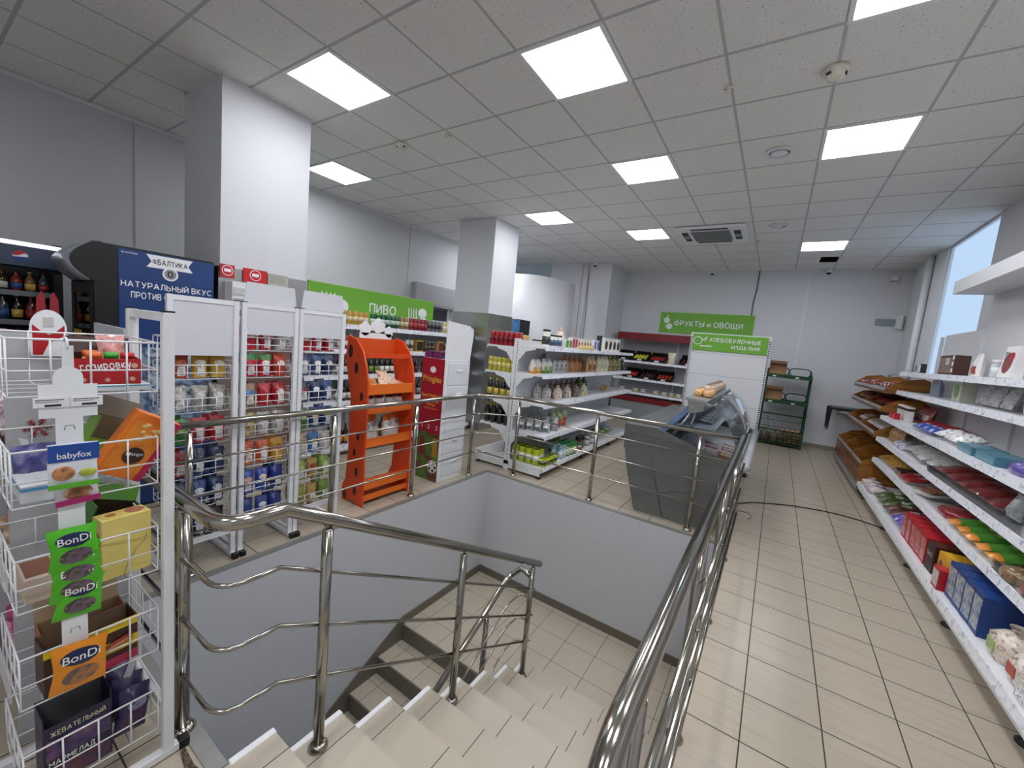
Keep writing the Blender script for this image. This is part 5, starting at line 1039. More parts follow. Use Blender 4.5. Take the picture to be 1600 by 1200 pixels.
# ---- green vegetable rack
gk = tag(empty('vegetable_rack', (.25, 9.7, 0)), 'dark green metal vegetable rack with three tiers against the far wall', 'rack')
GK = mat('14452a', .4, .2, var=.08)
for x in (-.36, .36):
    for y in (-.26, .2): b = B(); b.box((x-.016, y-.016, 0), (x+.016, y+.016, 1.5 if y > 0 else (.5 if x else 1.5)), GK); b.make('post', gk)
    b = B(); b.tube([(x, -.26, .5), (x, -.2, .85), (x, -.2, 1.40), (x, .2, 1.5)], .012, GK, 6); b.make('side_frame', gk)
def oval(b, x0, x1, y, z0, z1, r, m):
    c = (z0+z1)/2; h = (z1-z0)/2; P = [(x0+h+h*math.cos(a), y, c+h*math.sin(a)) for a in [PI/2+PI*k/8 for k in range(9)]]+[(x1-h+h*math.cos(a), y, c+h*math.sin(a)) for a in [-PI/2+PI*k/8 for k in range(9)]]
    b.tube(P, r, m, 6, closed=True)
for z in (1.36, .86):
    b = B(); b.box((-.36, -.24, z), (.36, .2, z+.015), GK); b.box((-.37, -.26, z-.02), (.37, -.24, z+.05), GK); b.box((-.37, .19, z), (.37, .2, z+.04), GK)
    oval(b, -.35, 0, .08, z+.03, z+.18, .012, GK); oval(b, .0, .35, .08, z+.03, z+.18, .012, GK); b.make('tier', gk)
    for x in (-.27, .1): p = B(); p.box((x, -.264, z-.005), (x+.06, -.2605, z+.02), PAPER); p.make('price_card', gk)
b = B(); b.box((-.36, -.25, .05), (.36, .2, .07), GK)
for z in (.1, .17, .24, .31): b.tube([(-.36, -.26, z), (.36, -.26, z)], .005, GK, 5); b.tube([(-.36, .2, z*1.9), (.36, .2, z*1.9)], .005, GK, 5)
for k in range(19): b.tube([(-.36+.04*k, -.26, .07), (-.36+.04*k, -.26, .32)], .003, GK, 4); b.tube([(-.36+.04*k, .2, .07), (-.36+.04*k, .2, .62)], .003, GK, 4)
b.tube([(-.37, -.26, .32), (.37, -.26, .32)], .009, GK, 6); b.tube([(-.37, -.22, .62), (.37, -.22, .62)], .008, GK, 6); b.make('wire_bin', gk)
def woodcrate():
    b = B(); w, h, d = .28, .27, .12; m = mat('7a5638', .7, var=.1)
    b.box((-w/2, d-.01, 0), (w/2, d, h), mat('a8815c', .7, var=.1)); b.box((-w/2, 0, 0), (w/2, d-.01, .012), m); b.box((-w/2, 0, h-.012), (w/2, d-.01, h), m)
    for x in (-w/2, w/2-.012): b.box((x, 0, .012), (x+.012, d-.01, h-.012), m)
    b.box((-w/2+.012, .004, h-.055), (w/2-.012, .012, h-.012), m); return b.make('cardboard_crate')
for z, w in ((1.377, 'top'), (.877, 'middle')): place('wcr', woodcrate, (.05, 9.5, z+.018), (-.12, 0, .0), f'brown cardboard crate tipped up on the {w} tier of the green rack', 'crate', 'brown crates on the green rack')
for j in range(4):
    for i in range(5):
        for q in range(3):
            place('pot', fruit('8a6a4c', .033, False, .75, 'potato'), (.285+.071*i+rnd.uniform(-.002, .002), 9.5+.075*q+rnd.uniform(-.004, .004), .073+.054*j), (0, 0, rnd.uniform(0, 6)), 'brown potato in the heap in the green rack bin', 'potato', 'potatoes in the green rack bin')
for k, (x, s_) in enumerate(((.0, 1.), (.17, .9))): place(('nb', k), loafbag('vegetable_bag', .165, .24, .17, '6a5444+8a7462+54402f+a08a78', None, None, 90+k), (x, 9.56, .073), (0, 0, 0), ('brown net bag of vegetables at the bakery end of the green rack bin', 'smaller brown net bag in the green rack bin')[k], 'bag', None, s_)
for k in range(8): place('oni', fruit('b8866a', .035, True, .85, 'onion'), (.29+.082*(k % 4), 9.52+.085*(k//4), .294), (0, 0, k), 'pale brown onion on top of the potato heap in the green rack', 'onion', 'onions on the potato heap')
bt = tag(empty('folding_bracket_table', (1.2, YF, .88)), 'black folding bracket with a grey shelf on the far wall behind the bread trays', 'bracket')
b = B(); b.prism([(-.24, 0), (.2, 0), (.2, -.03), (-.19, -.03), (-.205, -.42), (-.225, -.42)], BLACK, 'y', -.4, -.37); b.prism([(-.24, 0), (.2, 0), (.2, -.03), (-.19, -.03), (-.205, -.42), (-.225, -.42)], BLACK, 'y', -.04, -.01); b.make('leg_frame', bt)
b = B(); b.box((-.2, -.4, .0), (.5, -.01, .02), mat('5a5d62', .4, .4)); b.make('shelf', bt); b = B(); b.tube([(-.1, -.35, -.07), (.25, -.35, -.07)], .045, mat('8a8d92', .3, .6), 10); b.tube([(.0, -.35, -.03), (.0, -.35, 0)], .01, BLACK, 6); b.make('roller', bt)
# ---- bread rack with wooden trays (window side, far end)
br = tag(empty('bread_rack', (1.6, 8.0, 0)), 'bread rack with tilted wooden trays near the far corner', 'rack')
WD = wood('5e3212', '8a5220', 3, .35, 'Y'); WDS = wood('7a4a1c', 'a8702c', 3, .35, 'X')
b = B(); b.box((.06, -1.13, .1), (.1, 1.3, 1.62), mat('b6b9be', .5)); b.make('back_panel', br)
b = B(); b.box((-.5, -1.13, .06), (.06, 1.3, .13), GREYP); b.box((-.44, -1.13, .0), (.06, 1.3, .06), DARK); b.make('base', br)
for y in (-1.13, .08, 1.27): b = B(); b.box((.02, y, 0), (.06, y+.03, 1.6), GREYP); b.make('upright', br)
def tray(y0, y1, x0, z, dep, hf, hb, tilt):
    """wooden tray: low front board, high six-sided cheeks"""
    ck = [(0, 0), (0, hf), (.05, hf+.03), (dep*.35, hf+hb*.75), (dep*.8, hf+hb), (dep, hf+hb*.8), (dep, tilt), ]
    r_ = B()
    ns = 3 if hf > .2 else 1
    for k in range(ns): r_.box((x0, y0+.012, z+hf*k/ns), (x0+.012, y1-.012, z+hf*(k+1)/ns-(.006 if ns > 1 else 0)), WD)
    if ns > 1: r_.box((x0+.012, y0+.02, z), (x0+.016, y1-.02, z+hf), WDS)
    o = r_.make('tray_front', br)
    q = B(); q.box((x0-.006, y0+.01, z+hf-.035), (x0-.001, y1-.01, z+hf+.002), mat('b9bcc2', .35, .3)); q.make('price_rail', o)
    r_ = B(); r_.prism([(x0+.012, z), (x0+dep, z+tilt), (x0+dep, z+tilt+.01), (x0+.012, z+.01)], WD, 'y', y0+.012, y1-.012); r_.make('tray_bottom', br)
    for y in (y0, y1-.012): r_ = B(); r_.prism([(x0+a, z+c) for a, c in ck], WDS, 'y', y, y+.012); r_.make('tray_cheek', br)
    r_ = B(); r_.box((x0+dep-.012, y0+.012, z+tilt), (x0+dep, y1-.012, z+hf+hb*.7), WD); r_.make('tray_back', br)
for y0, y1 in ((-1.12, .05), (.08, 1.27)):
    tray(y0, y1, -.40, 1.36, .42, .07, .15, .08); tray(y0, y1, -.40, 1.12, .42, .07, .13, .08); tray(y0, y1, -.42, .78, .44, .08, .13, .08)
for y0, y1 in ((-1.12, -.32), (-.31, .49), (.5, 1.28)): tray(y0, y1, -.49, .14, .5, .30, .16, .05)
CC = ['2a3f8a', 'c4202c', 'e8e2da', 'd8b83a', '7a6a9a', 'd8d4d6', '3a52a0', 'b8303a']
def candy(c):
    def f():
        b = B(); b.ball((0, 0, .016), (.03, .016, .014), cm(c), 8, 6); o = b.make('wrapped_candy')
        w = B()
        for s_ in (-1, 1): w.prism([(s_*.026, .012), (s_*.026, .02), (s_*.05, .032), (s_*.05, .0)][::s_], cm(c), 'y', -.004, .004)
        w.make('wrapper_end', o); return o
    return f
CN = ['dark blue', 'red', 'cream', 'yellow', 'lilac', 'silver', 'blue', 'crimson']
for k in range(72):
    c = 1 if k % 8 in (0, 1, 2) and k > 30 else k % 8
    y = 6.96+1.0*(k % 12)/11.9 if k < 36 else 8.15+1.02*(k % 12)/11.9
    if k >= 36: c = [1, 7, 1, 2, 0][k % 5]
    j = (k//12) % 3
    place(('cdy', c), candy(CC[c]), (1.28+.1*j+rnd.uniform(-.012, .012), y+rnd.uniform(-.01, .01), 1.385+.055+.02*j), (rnd.uniform(-.2, .2), rnd.uniform(-.2, .2), rnd.uniform(-.4, .4)), f'{CN[c]} wrapped candy in the highest wooden tray, '+('near the white shelving' if k < 36 else 'towards the far wall'), 'candy', f'{CN[c]} candies in the highest wooden trays '+('near' if k < 36 else 'far'))
for k in range(72):
    c = k % 8
    y = 6.96+1.0*(k % 12)/11.9 if k < 36 else 8.15+1.02*(k % 12)/11.9
    if k >= 36: c = [1, 7, 1, 2, 0][k % 5]
    j = (k//12) % 3
    place(('cdy', c), candy(CC[c]), (1.28+.1*j+rnd.uniform(-.01, .01), y+.04, 1.385+.014+.02*j), (0, -.15, rnd.uniform(-.3, .3)), f'{CN[c]} wrapped candy under the heap in the highest wooden tray, '+('near the white shelving' if k < 36 else 'towards the far wall'), 'candy', f'{CN[c]} lower candies in the highest wooden trays '+('near' if k < 36 else 'far'))
BG = 'bags in the wooden trays'
for k in range(9): place('tr2', pouch('sweet_bag', .16, .24, .07, '4a1418+7a1c22+2a0c10', None, None, None, False, seed=100), (1.27, 7.03+.225*k+(.14 if k > 3 else 0), 1.215), (-1.25, 0, LEFTW), f'dark red bag lying in the second wooden tray row, {nth(k, 9, "the white shelving")}', 'bag', BG)
for k in range(9): place('tr3', pouch('sweet_bag', .15, .2, .06, '8a8078+c9c2ba+4a3a30+e8e4e0', None, None, None, False, seed=101), (1.24, 7.0+.165*k+(.15 if k > 5 else 0), .89), (-1.3, 0, LEFTW), f'clear sparkling bag lying in the third wooden tray row, {nth(k, 9, "the white shelving")}', 'bag', BG)
# ---- long window side shelving
ws = tag(empty('shelving_unit', (1.65, 3.8, 0)), 'long white shelving with six tiers along the window side of the aisle', 'shelving')
YS = [6.85, 5.7, 4.77, 3.84, 2.85, 1.9, .95]; yo = 3.8; xo = 1.65
for y0, y1, h, x in ((5.7, 6.85, 2.12, 1.64), (.95, 5.7, 2.5, 1.62)):
    b = B(); b.box((x-xo, y0-yo, .1), (x-xo+.02, y1-yo, h), mat('d3d3d6', .5, var=.02)); b.make('back_panel', ws)
b = B(); b.box((1.34-xo, .95-yo, 2.43), (1.62-xo, 5.68-yo, 2.55), mat('dcdde0', .5, var=.02)); b.make('canopy', ws)
for y in YS: b = B(); b.box((1.60-xo, y-yo-.015, 0), (1.63-xo, y-yo+.015, 2.1), SHELFB); b.make('upright', ws)
b = B(); b.box((1.12-xo, .95-yo, .09), (1.62-xo, 6.85-yo, .14), SHELF); b.make('base', ws)
for y in YS[:-1]:
    p = B(); p.lathe([(.045, 0), (.045, .012), (.016, .03), (.016, .09)], BLACK, 12); p.make('foot', ws, (1.19-xo, y-yo-.12, 0))
for z, x in ((1.645, 1.31), (1.415, 1.31), (1.085, 1.21), (.805, 1.21), (.535, 1.21), (.185, 1.11)):
    shelf_board(ws, x-xo, 1.60-xo, .95-yo, 6.85-yo, z, '-x', .045, tuple(y-yo for y in YS[1:-1][::-1]))
WE = 'the bread rack'
def sp(key, fn, x, y, z, label, cat, group, rot=LEFTW, tilt=0, sc=1):
    z += (abs(math.sin(tilt))*.04+.002 if -1 < tilt < 0 else 0)
    place(key, fn, (x+(rnd.uniform(-.012, .012) if tilt else 0), y, z+.001), (tilt, 0, rot+(rnd.uniform(-.16, .16) if tilt < -1 else rnd.uniform(-.04, .04))), label, cat, group, sc)
Z1, Z2, Z3, Z4, Z5, Z6 = 1.645, 1.415, 1.085, .805, .535, .185
g = 'goods on the top window side shelf'
for k in range(2): sp(('t0', k), carton('small_carton', .06, .11, .05, '2a2a2c' if k else 'd8d8d8', 'e8e8e6' if k else '3a3a3c'), 1.40, 6.55-.14*k, Z1, ('white and grey', 'black and white')[k]+' small carton on the top window side shelf', 'box', g)
sp('brb', carton('biscuit_carton', .42, .19, .1, '43241a', '5a2f20+8a5a3a+3a1c14', None, None, 'ffffff', None, None), 1.42, 5.55, Z1, 'wide dark brown biscuit carton with square labels on the top window side shelf', 'box', g)
p = B(); p.box((-.02, -.0535, .10), (.06, -.0518, .16), PAPER); p.make('label', _proto['brb']); text('IH', BLACK, _proto['brb'], 'lettering', (-.005, -.0545, .11), (1, 0, 0), (0, 0, 1), .05, .04, 0, .014)
for z in (.03, .09, .15): p = B(); p.box((.15, -.0535, z), (.19, -.0518, z+.035), LABELW); p.make('label', _proto['brb'])
sp('cone', pouch('dessert_pack', .14, .2, .06, 'ece8e6', None, None, '8a3a34+c4503a', seed=110), 1.42, 4.98, Z1, 'white narrow pack with a red dessert picture, next to the brown carton', 'pack', g)
sp('jl', jar(.03, .15, 'c4c8ca', 'e4e6e8', 'dcdcdc', 'clear_jar', .2), 1.45, 4.75, Z1, 'clear jar with pale lid on the top window side shelf', 'jar', g)
sp('tallp', carton('dessert_carton', .22, .23, .06, 'eeeae8', 'f2efec', None, None, '2a2a2a', None, '8a3a3a'), 1.42, 4.4, Z1, 'white dessert carton with a dark red fruit picture, leaning on the top window side shelf', 'box', g, LEFTW, -.12)
p = B(); p.lathe([(.035, 0), (.035, .002)], mat('b0243a', .4), 14); p.make('picture', _proto['tallp'], (.04, -.0325, .15), (PI/2, 0, 0)); text('БИ\nЗЕ', BLACK, _proto['tallp'], 'lettering', (-.08, -.034, .13), (1, 0, 0), (0, 0, 1), .06, .06, 0, .02)
sp('t9', carton('dessert_carton', .2, .17, .06, 'e2dedc', 'd8d4d0', None, None), 1.44, 3.4, Z1, 'pale carton near the camera end of the top window side shelf', 'box', g)
g = 'goods on the second window side shelf'
sp('s2b', pouch('blue_bag', .15, .19, .08, 'a2a8b2+8090a8+b4b8bc', None, None, None, seed=111), 1.47, 6.05, Z2, 'bluish bag on the second window side shelf', 'bag', g)
sp('s2c', carton('tea_carton', .2, .195, .1, 'c4c8b4', 'd8dac8', None, None, 'ffffff', None, '7a9a5a'), 1.46, 5.3, Z2, 'pale green carton with a leaf picture on the second window side shelf', 'box', g)
for k in range(3): sp('s2g', pouch('foil_pack', .17, .18, .06, '9a9a9a+c4c4c4+747474', None, None, None, seed=112), 1.46, 4.92-.23*k, Z2, f'silver grey foil pack, {nth(k, 3, WE)}, second window side shelf', 'pack', g, LEFTW, -.25)
for k in range(3): sp('s2w', pouch('foil_pack', .17, .17, .07, 'b9b6b0+d8d6d2+8a8884', None, None, None, seed=113), 1.46, 4.1-.26*k, Z2, f'beige white foil pack, {nth(k, 3, WE)}, second window side shelf', 'pack', g)
g = 'goods on the third window side shelf'
for k in range(4): sp('s3w', carton('slim_carton', .1, .17, .06, 'e2dcd8', None, None, None, 'ffffff', '2a2426'), 1.36, 6.72-.115*k, Z3, f'white slim carton with dark stripe, {nth(k, 4, WE)}, third window side shelf', 'box', g)
for k in range(2): sp('s3r', carton('small_red_carton', .12, .07, .05, 'a8141f', 'd84a4a'), 1.27, 6.62-.16*k, Z3, f'small red carton lying in front of the slim cartons, {nth(k, 2, WE)}', 'box', g)
for k in range(5): sp('s3p', pouch('red_pouch', .1, .2, .05, '7a1c1c', None, None, 'b8a89a', seed=115), 1.47, 6.6-.11*k, Z3, f'dark red pouch leaning back, {nth(k, 5, WE)}, third window side shelf', 'pack', g, LEFTW, -.3)
for k in range(3): sp('s3l', pouch('red_pack', .30, .17, .05, 'a3121c', None, None, None, False, seed=116), 1.41, 5.98-.34*k, Z3+.034, f'large shiny red pack lying flat, {nth(k, 3, WE)}, third window side shelf', 'pack', g, LEFTW+.15, -1.45)
for k in range(3): sp('s3bw', pouch('blue_pack', .14, .16, .06, '2c4a9a', None, 'e4e4ea', None, seed=117, stand=False), 1.225, 5.5-.18*k, Z3+.032, f'blue and white pack lying flat, {nth(k, 3, WE)}, third window side shelf', 'pack', g, LEFTW, -1.4)
for k in range(3): sp('s3c', pouch('white_pack', .15, .2, .07, 'dedcdb+eceaea+2a2a2e', None, None, None, False, seed=118), 1.25, 4.92-.19*k, Z3+.042, f'white pack with black shapes lying flat, {nth(k, 3, WE)}, third window side shelf', 'pack', g, LEFTW, -1.35)
for k in range(2): sp('s3t', carton('teal_carton', .3, .06, .18, '44788a', '6a98a8', '4a8092'), 1.33, 4.28-.34*k, Z3, f'teal blue carton, {nth(k, 2, WE)}, third window side shelf', 'box', g)
for k in range(1): sp('s3pu', loafbag('purple_bag', .24, .1, .22, '4a3a8a+6a5aa8+32246a', None, None, 119), 1.36, 3.6-.25*k, Z3, f'deep purple bag behind the pale blue pack, third window side shelf', 'bag', g)
sp('s3u', pouch('blue_box_pack', .13, .25, .07, 'a9b4cc', '8a9ac0', None, 'b8404a', seed=120), 1.25, 3.34, Z3, 'upright pale blue pack with red picture on the third window side shelf', 'pack', g, LEFTW, -.2)
sp('s3dk', carton('dark_carton', .1, .24, .07, '1e222c', '2e3444'), 1.40, 3.28, Z3, 'dark upright carton next to the pale blue pack', 'box', g)
for k in range(3): sp('s3lm', pouch('lime_pack', .15, .2, .08, 'b8cc5a', None, 'e4ecc8', '6aa83a', bot='5fa82a', seed=121), 1.28, 3.1-.17*k, Z3, f'lime green standing pack, {nth(k, 3, WE)}, third window side shelf', 'pack', g)
g = 'goods on the fourth window side shelf'
for k in range(4): sp('s4k', pouch('kraft_bag', .12, .17, .07, 'a8835a', None, 'c9a878', None, seed=122), 1.31, 6.66-.13*k, Z4, f'kraft paper bag, {nth(k, 4, WE)}, fourth window side shelf', 'bag', g, LEFTW, -.12)
for k in range(2): sp('s4l', loafbag('lilac_bag', .16, .09, .14, 'a8a0b4+d4cfdc+6a6078', None, None, 123), 1.30, 6.12-.17*k, Z4, f'small lilac bag, {nth(k, 2, WE)}, fourth window side shelf', 'bag', g)
for k in range(4): sp('s4s', pouch('silver_bag', .22, .26, .08, 'b4b2b0+dcdad8+6a5a4a', None, None, None, False, seed=124), 1.24, 5.72-.245*k, Z4+.05, f'silver bag lying flat, {nth(k, 4, WE)}, fourth window side shelf', 'bag', g, LEFTW, -1.4)
for k in range(5): sp('s4r', pouch('dark_red_bag', .2, .27, .07, '6a141c+8a2a2a+3a0c10', None, None, None, False, seed=126), 1.25, 4.73-.235*k, Z4+.046, f'dark red bag lying flat, {nth(k, 5, WE)}, fourth window side shelf', 'bag', g, LEFTW, -1.42)
DV = glassmat('shelf_divider', (.97, .98, .99, 1), .06)
b = B(); b.box((0, 0, 0), (.003, 2.0, .06), DV); tag(b.make('shelf_divider', loc=(1.222, 2.9, Z4+.001)), 'clear plastic guard standing along the front of the fourth window side shelf', 'shelf guard')
for k in range(3): sp('s4b', loafbag('blue_bag', .21, .12, .14, '5a7a9a+8aa4bc+3a5470', None, None, 127), 1.31, 3.58-.24*k, Z4, f'dusty blue bag, {nth(k, 3, WE)}, fourth window side shelf', 'bag', g)
for k in range(3): sp('s4h', loafbag('khaki_bag', .2, .14, .13, '8a8050+b0a878+4a3a34', None, None, 128), 1.48, 3.66-.26*k, Z4, f'khaki bag at the back, {nth(k, 3, WE)}, fourth window side shelf', 'bag', g)
for k, c in enumerate(('1f7a4a', '9a94c4')): sp(('s4v', k), pouch('soft_pack', .2, .2, .1, c, None, None, None, seed=129), 1.3, 2.9-.28*k, Z4, ('green', 'lavender')[k]+' soft pack at the camera end of the fourth window side shelf', 'pack', g)
g = 'goods on the fifth window side shelf'
for k in range(4): sp('s5g', pouch('cookie_pack', .16, .26, .06, 'a8743a+d8a84a+6a3f1c', None, None, None, False, seed=130), 1.24, 6.70-.19*k, Z5+.04, f'golden brown cookie pack lying flat, {nth(k, 4, WE)}, fifth window side shelf', 'pack', g, LEFTW, -1.42)
for k in range(2): sp('s5d', carton('dark_biscuit_carton', .11, .06, .2, '3a1a18', '7a6a62'), 1.36, 5.97-.125*k, Z5, f'dark maroon flat carton, {nth(k, 2, WE)}, fifth window side shelf', 'box', g)
for k in range(2): sp('s5r', pouch('red_pack', .12, .24, .05, 'a8222a', None, 'd8cfc8', None, False, seed=131), 1.235, 5.68-.17*k, Z5+.034, f'red pack with white label lying flat, {nth(k, 2, WE)}, fifth window side shelf', 'pack', g, LEFTW, -1.42)
o = place('s5c', pouch('cookie_tray', .22, .36, .06, 'c9c2bc', None, None, None, False, seed=132), (1.24, 5.0, Z5+.034), (-1.42, 0, LEFTW+.3), 'clear tray of brown cookies lying on the fifth window side shelf', 'cookie tray', g)
p = B()
for k in range(18): p.ball((-.07+.035*(k % 5), -.032, .06+.07*(k//5)), (.03, .008, .034), cm('9a5a34+7a3f22+b8764a'), 10, 5)
p.make('cookie', o)['kind'] = 'stuff'
for k in range(1): sp('s5o', loafbag('red_bag', .3, .1, .3, '8a1220+a82a34+5a0a14', None, None, 133), 1.40, 4.5, Z5, f'large dark red bag lying beside the wafer packs, fifth window side shelf', 'bag', g)
for k in range(5): sp('s5gr', pouch('wafer_pack', .13, .28, .06, '4f9a34', '3a6a2a', 'c8d46a', None, False, bot='e0902a', seed=134), 1.225, 4.2-.162*k, Z5+.042, f'green wafer pack with orange end, {nth(k, 5, WE)}, fifth window side shelf', 'pack', g, LEFTW, -1.42)
for k in range(5): sp(('s5b', k % 3), loafbag('sweet_bag', .2, .1, .18, ['6a4a34+9a7a54+3a2a20', '7a2430+a8605a+4a1820', '7a7a2a+b0a83a+4a5a1c'][k % 3], None, None, 135+k), 1.30, 3.32-.225*k, Z5, f'{["brown", "maroon", "yellow green"][k % 3]} mixed sweet bag, {nth(k, 5, "the green wafer packs")}, fifth window side shelf', 'bag', g)
b = B(); b.box((0, 0, 0), (.003, 1.5, .06), DV); tag(b.make('shelf_divider', loc=(1.222, 2.0, Z5+.001)), 'clear plastic guard standing along the front of the fifth window side shelf', 'shelf guard')
g = 'goods on the lowest window side shelf'
for k in range(3): sp('s6c', loafbag('marshmallow_bag', .17, .1, .2, 'b09aa0+dccdd0+7a626a', None, None, 140), 1.22, 6.7-.19*k, Z6, f'clear pinkish bag, {nth(k, 3, WE)}, lowest window side shelf', 'bag', g)
for k in range(3): sp('s6g', pouch('green_pack', .15, .3, .06, '4a5a2a', None, 'd8dcd0', None, False, seed=141), 1.16, 6.12-.175*k, Z6+.042, f'olive green pack lying flat, {nth(k, 3, WE)}, lowest window side shelf', 'pack', g, LEFTW, -1.42)
for k in range(2): sp('s6b', pouch('brown_pack', .14, .3, .06, '5a3020', None, 'c9c4c0', None, False, seed=142), 1.16, 5.575-.15*k, Z6+.042, f'brown pack with grey label lying flat, {nth(k, 2, "the olive green packs")}, lowest shelf', 'pack', g, LEFTW, -1.42)
for k in range(2): sp('s6p', pouch('purple_pack', .17, .3, .08, '4a2a9a+6a4ab8+2f1a6a', 'd8d4dc', None, None, False, seed=143), 1.16, 5.25-.2*k, Z6+.052, f'bright purple pack lying flat, {nth(k, 2, "the olive green packs")}, lowest shelf', 'pack', g, LEFTW, -1.42)
for k in range(5): sp('s6r', carton('red_biscuit_carton', .13, .21, .26, 'a8121e', 'd8a8a4+b8202c+c44a44', 'b81a26'), 1.28, 4.86-.135*k, Z6, f'red biscuit carton, {nth(k, 5, "the purple packs")}, lowest window side shelf', 'box', g)
sp('s6ch', carton('choco_carton', .14, .21, .28, '3a1614', None, '5a2a20', 'Choco Pie', 'e8e0d8'), 1.29, 4.16, Z6, 'dark brown carton with white lettering between red and yellow cartons', 'box', g)
p = B(); p.box((-.0715, -.12, .03), (-.0702, .12, .18), mottle(['3a1614', '7a3a24', 'c9a48a'], 12, .4, .2)); p.make('printed_side', _proto['s6ch'])
for k in range(2): sp('s6y', carton('yellow_carton', .13, .2, .26, 'd8a020', None, 'e8b82a', None, 'ffffff', None, '7a2a1c'), 1.30, 4.0-.14*k, Z6, f'yellow biscuit carton with dark picture, {nth(k, 2, "the dark brown carton")}', 'box', g)
sp('s6sr', carton('small_red_carton', .11, .14, .075, 'b01824', 'c8c4c2', 'b82a34'), 1.152, 3.86, Z6, 'small red carton with grey front at the edge of the lowest shelf', 'box', g)
for k in range(4): sp('s6bl', carton('blue_carton', .12, .24, .26, '173a78', 'c8bca0+8a9ab0+1f4a8a', '1c4488', None, 'ffffff', None, None), 1.28, 3.72-.13*k, Z6, f'dark blue biscuit carton, {nth(k, 5, "the yellow cartons")}, lowest window side shelf', 'box', g)
for k, (x, y) in enumerate(((1.23, 3.1), (1.23, 2.88), (1.43, 3.08), (1.43, 2.86))): sp(('s6w', k % 2), loafbag('gingerbread_bag', .19, .19, .17, ['c9b4a0+e6dace+8a6a50', 'd4c4b4+ece4dc+a08470'][k % 2], ['9ab86a', 'b04a3a'][k % 2], None, 150+k), x, y, Z6, f'plump cream bag with coloured label, {nth(k, 4, "the blue cartons")}, lowest shelf', 'bag', g)
b = B()
for k in range(14): b.tube([(0, .035*k, 0), (0, .035*k, .07)], .002, WHITE, 4)
for z in (.003, .036, .07): b.tube([(0, 0, z), (0, .455, z), (.3, .455, z)], .0028, WHITE, 4)
tag(b.make('wire_divider', loc=(1.13, 2.32, Z6+.003)), 'white wire divider along the edge of the lowest window side shelf', 'shelf guard')
for k in range(2): sp('s6ye', pouch('yellow_pack', .16, .24, .08, 'a88a2a+c8b04a+6a5a24', None, None, None, seed=155), 1.24, 2.55-.2*k, Z6, f'mustard yellow pack inside the wire divider, {nth(k, 2, "the cream bags")}', 'pack', g)
# ---- goods in the candy rack at the stair entrance
def box_open(name, w, h, d, c, inner, lip=None, flap=0, flapc=None):
    """open display carton, front towards -y, with a raised back flap"""
    t = .003; b = B(); m = cm(c, .5, .1)
    b.box((-w/2, -d/2, 0), (w/2, d/2, t), m); b.box((-w/2, -d/2, 0), (-w/2+t, d/2, h), m); b.box((w/2-t, -d/2, 0), (w/2, d/2, h), m); b.box((-w/2, d/2-t, 0), (w/2, d/2, h), m)
    o = b.make(name)
    p = B(); p.box((-w/2, -d/2-t, 0), (w/2, -d/2, lip or h*.6), m); p.make('front_lip', o)
    p = B(); p.box((-w/2+t, -d/2+t, t), (w/2-t, d/2-t, t+.001), cm(inner)); p.box((-w/2+t, d/2-2*t, t), (w/2-t, d/2-t-.0005, h), cm(inner)); p.make('lining', o)
    if flap: p = B(); p.prism([(d/2, h), (d/2+.02, h+flap), (d/2+.023, h+flap), (d/2+.003, h)], cm(flapc or c), 'x', -w/2, w/2); p.make('flap', o)
    return o
F1, F2, F3, F4, F5 = 1.328, 1.023, .718, .423, .118
o = tag(box_open('display_carton', .15, .075, .22, 'b3131c', '3a1a14', .075, .05, '3a1c12'), 'red display carton with white lettering in the highest basket of the candy rack', 'box', 'cartons in the candy rack'); o.location = (-1.79, .372, F1+.022); o.rotation_euler = (0, 0, RIGHTW-.12)
text('газировку', PAPER, o, 'lettering', (-.055, -.1145, .03), (1, 0, .12), (-.12, 0, 1), .11, .026, .0005, .01)
for x, z, rr in ((.06, .056, .008), (.055, .015, .007), (-.05, .012, .006), (0, .012, .006)): p = B(); p.lathe([(rr, 0), (rr, .001)], mat('d8a89a', .5), 10); p.make('printed_dot', o, (x, -.1135, z), (PI/2, 0, 0))
place('lbx', carton('flat_carton', .17, .02, .24, 'd8dde0', None, None, None, 'ffffff', '4a88b0'), (-1.79, .372, F1), (0, 0, RIGHTW), 'flat white and blue carton under the red display carton', 'box')
for k, (x, y, lc, cn) in enumerate(((-1.735, .34, 'e8742a', 'orange'), (-1.74, .38, '3fae3a', 'green'), (-1.735, .417, 'c41a1a', 'red'), (-1.80, .345, 'e8742a', 'orange'))):
    place(('cj', lc), jar(.018, .085, 'b8843a+d8b88a+5a3a2a', None, lc, 'candy_jar', .22), (x, y, F1+.027), (0, 0, 0), f'small candy jar with {cn} lid in the red display carton'+(', at its back' if k == 3 else ''), 'jar', 'candy jars in the red carton')
place('cbp', pouch('candy_bag', .07, .11, .03, 'c45a5a+e0a09a+8a2a2a', None, None, None, False, seed=160), (-1.84, .405, F1+.05), (-.2, 0, RIGHTW), 'pink red candy bag standing at the back of the red display carton', 'bag')
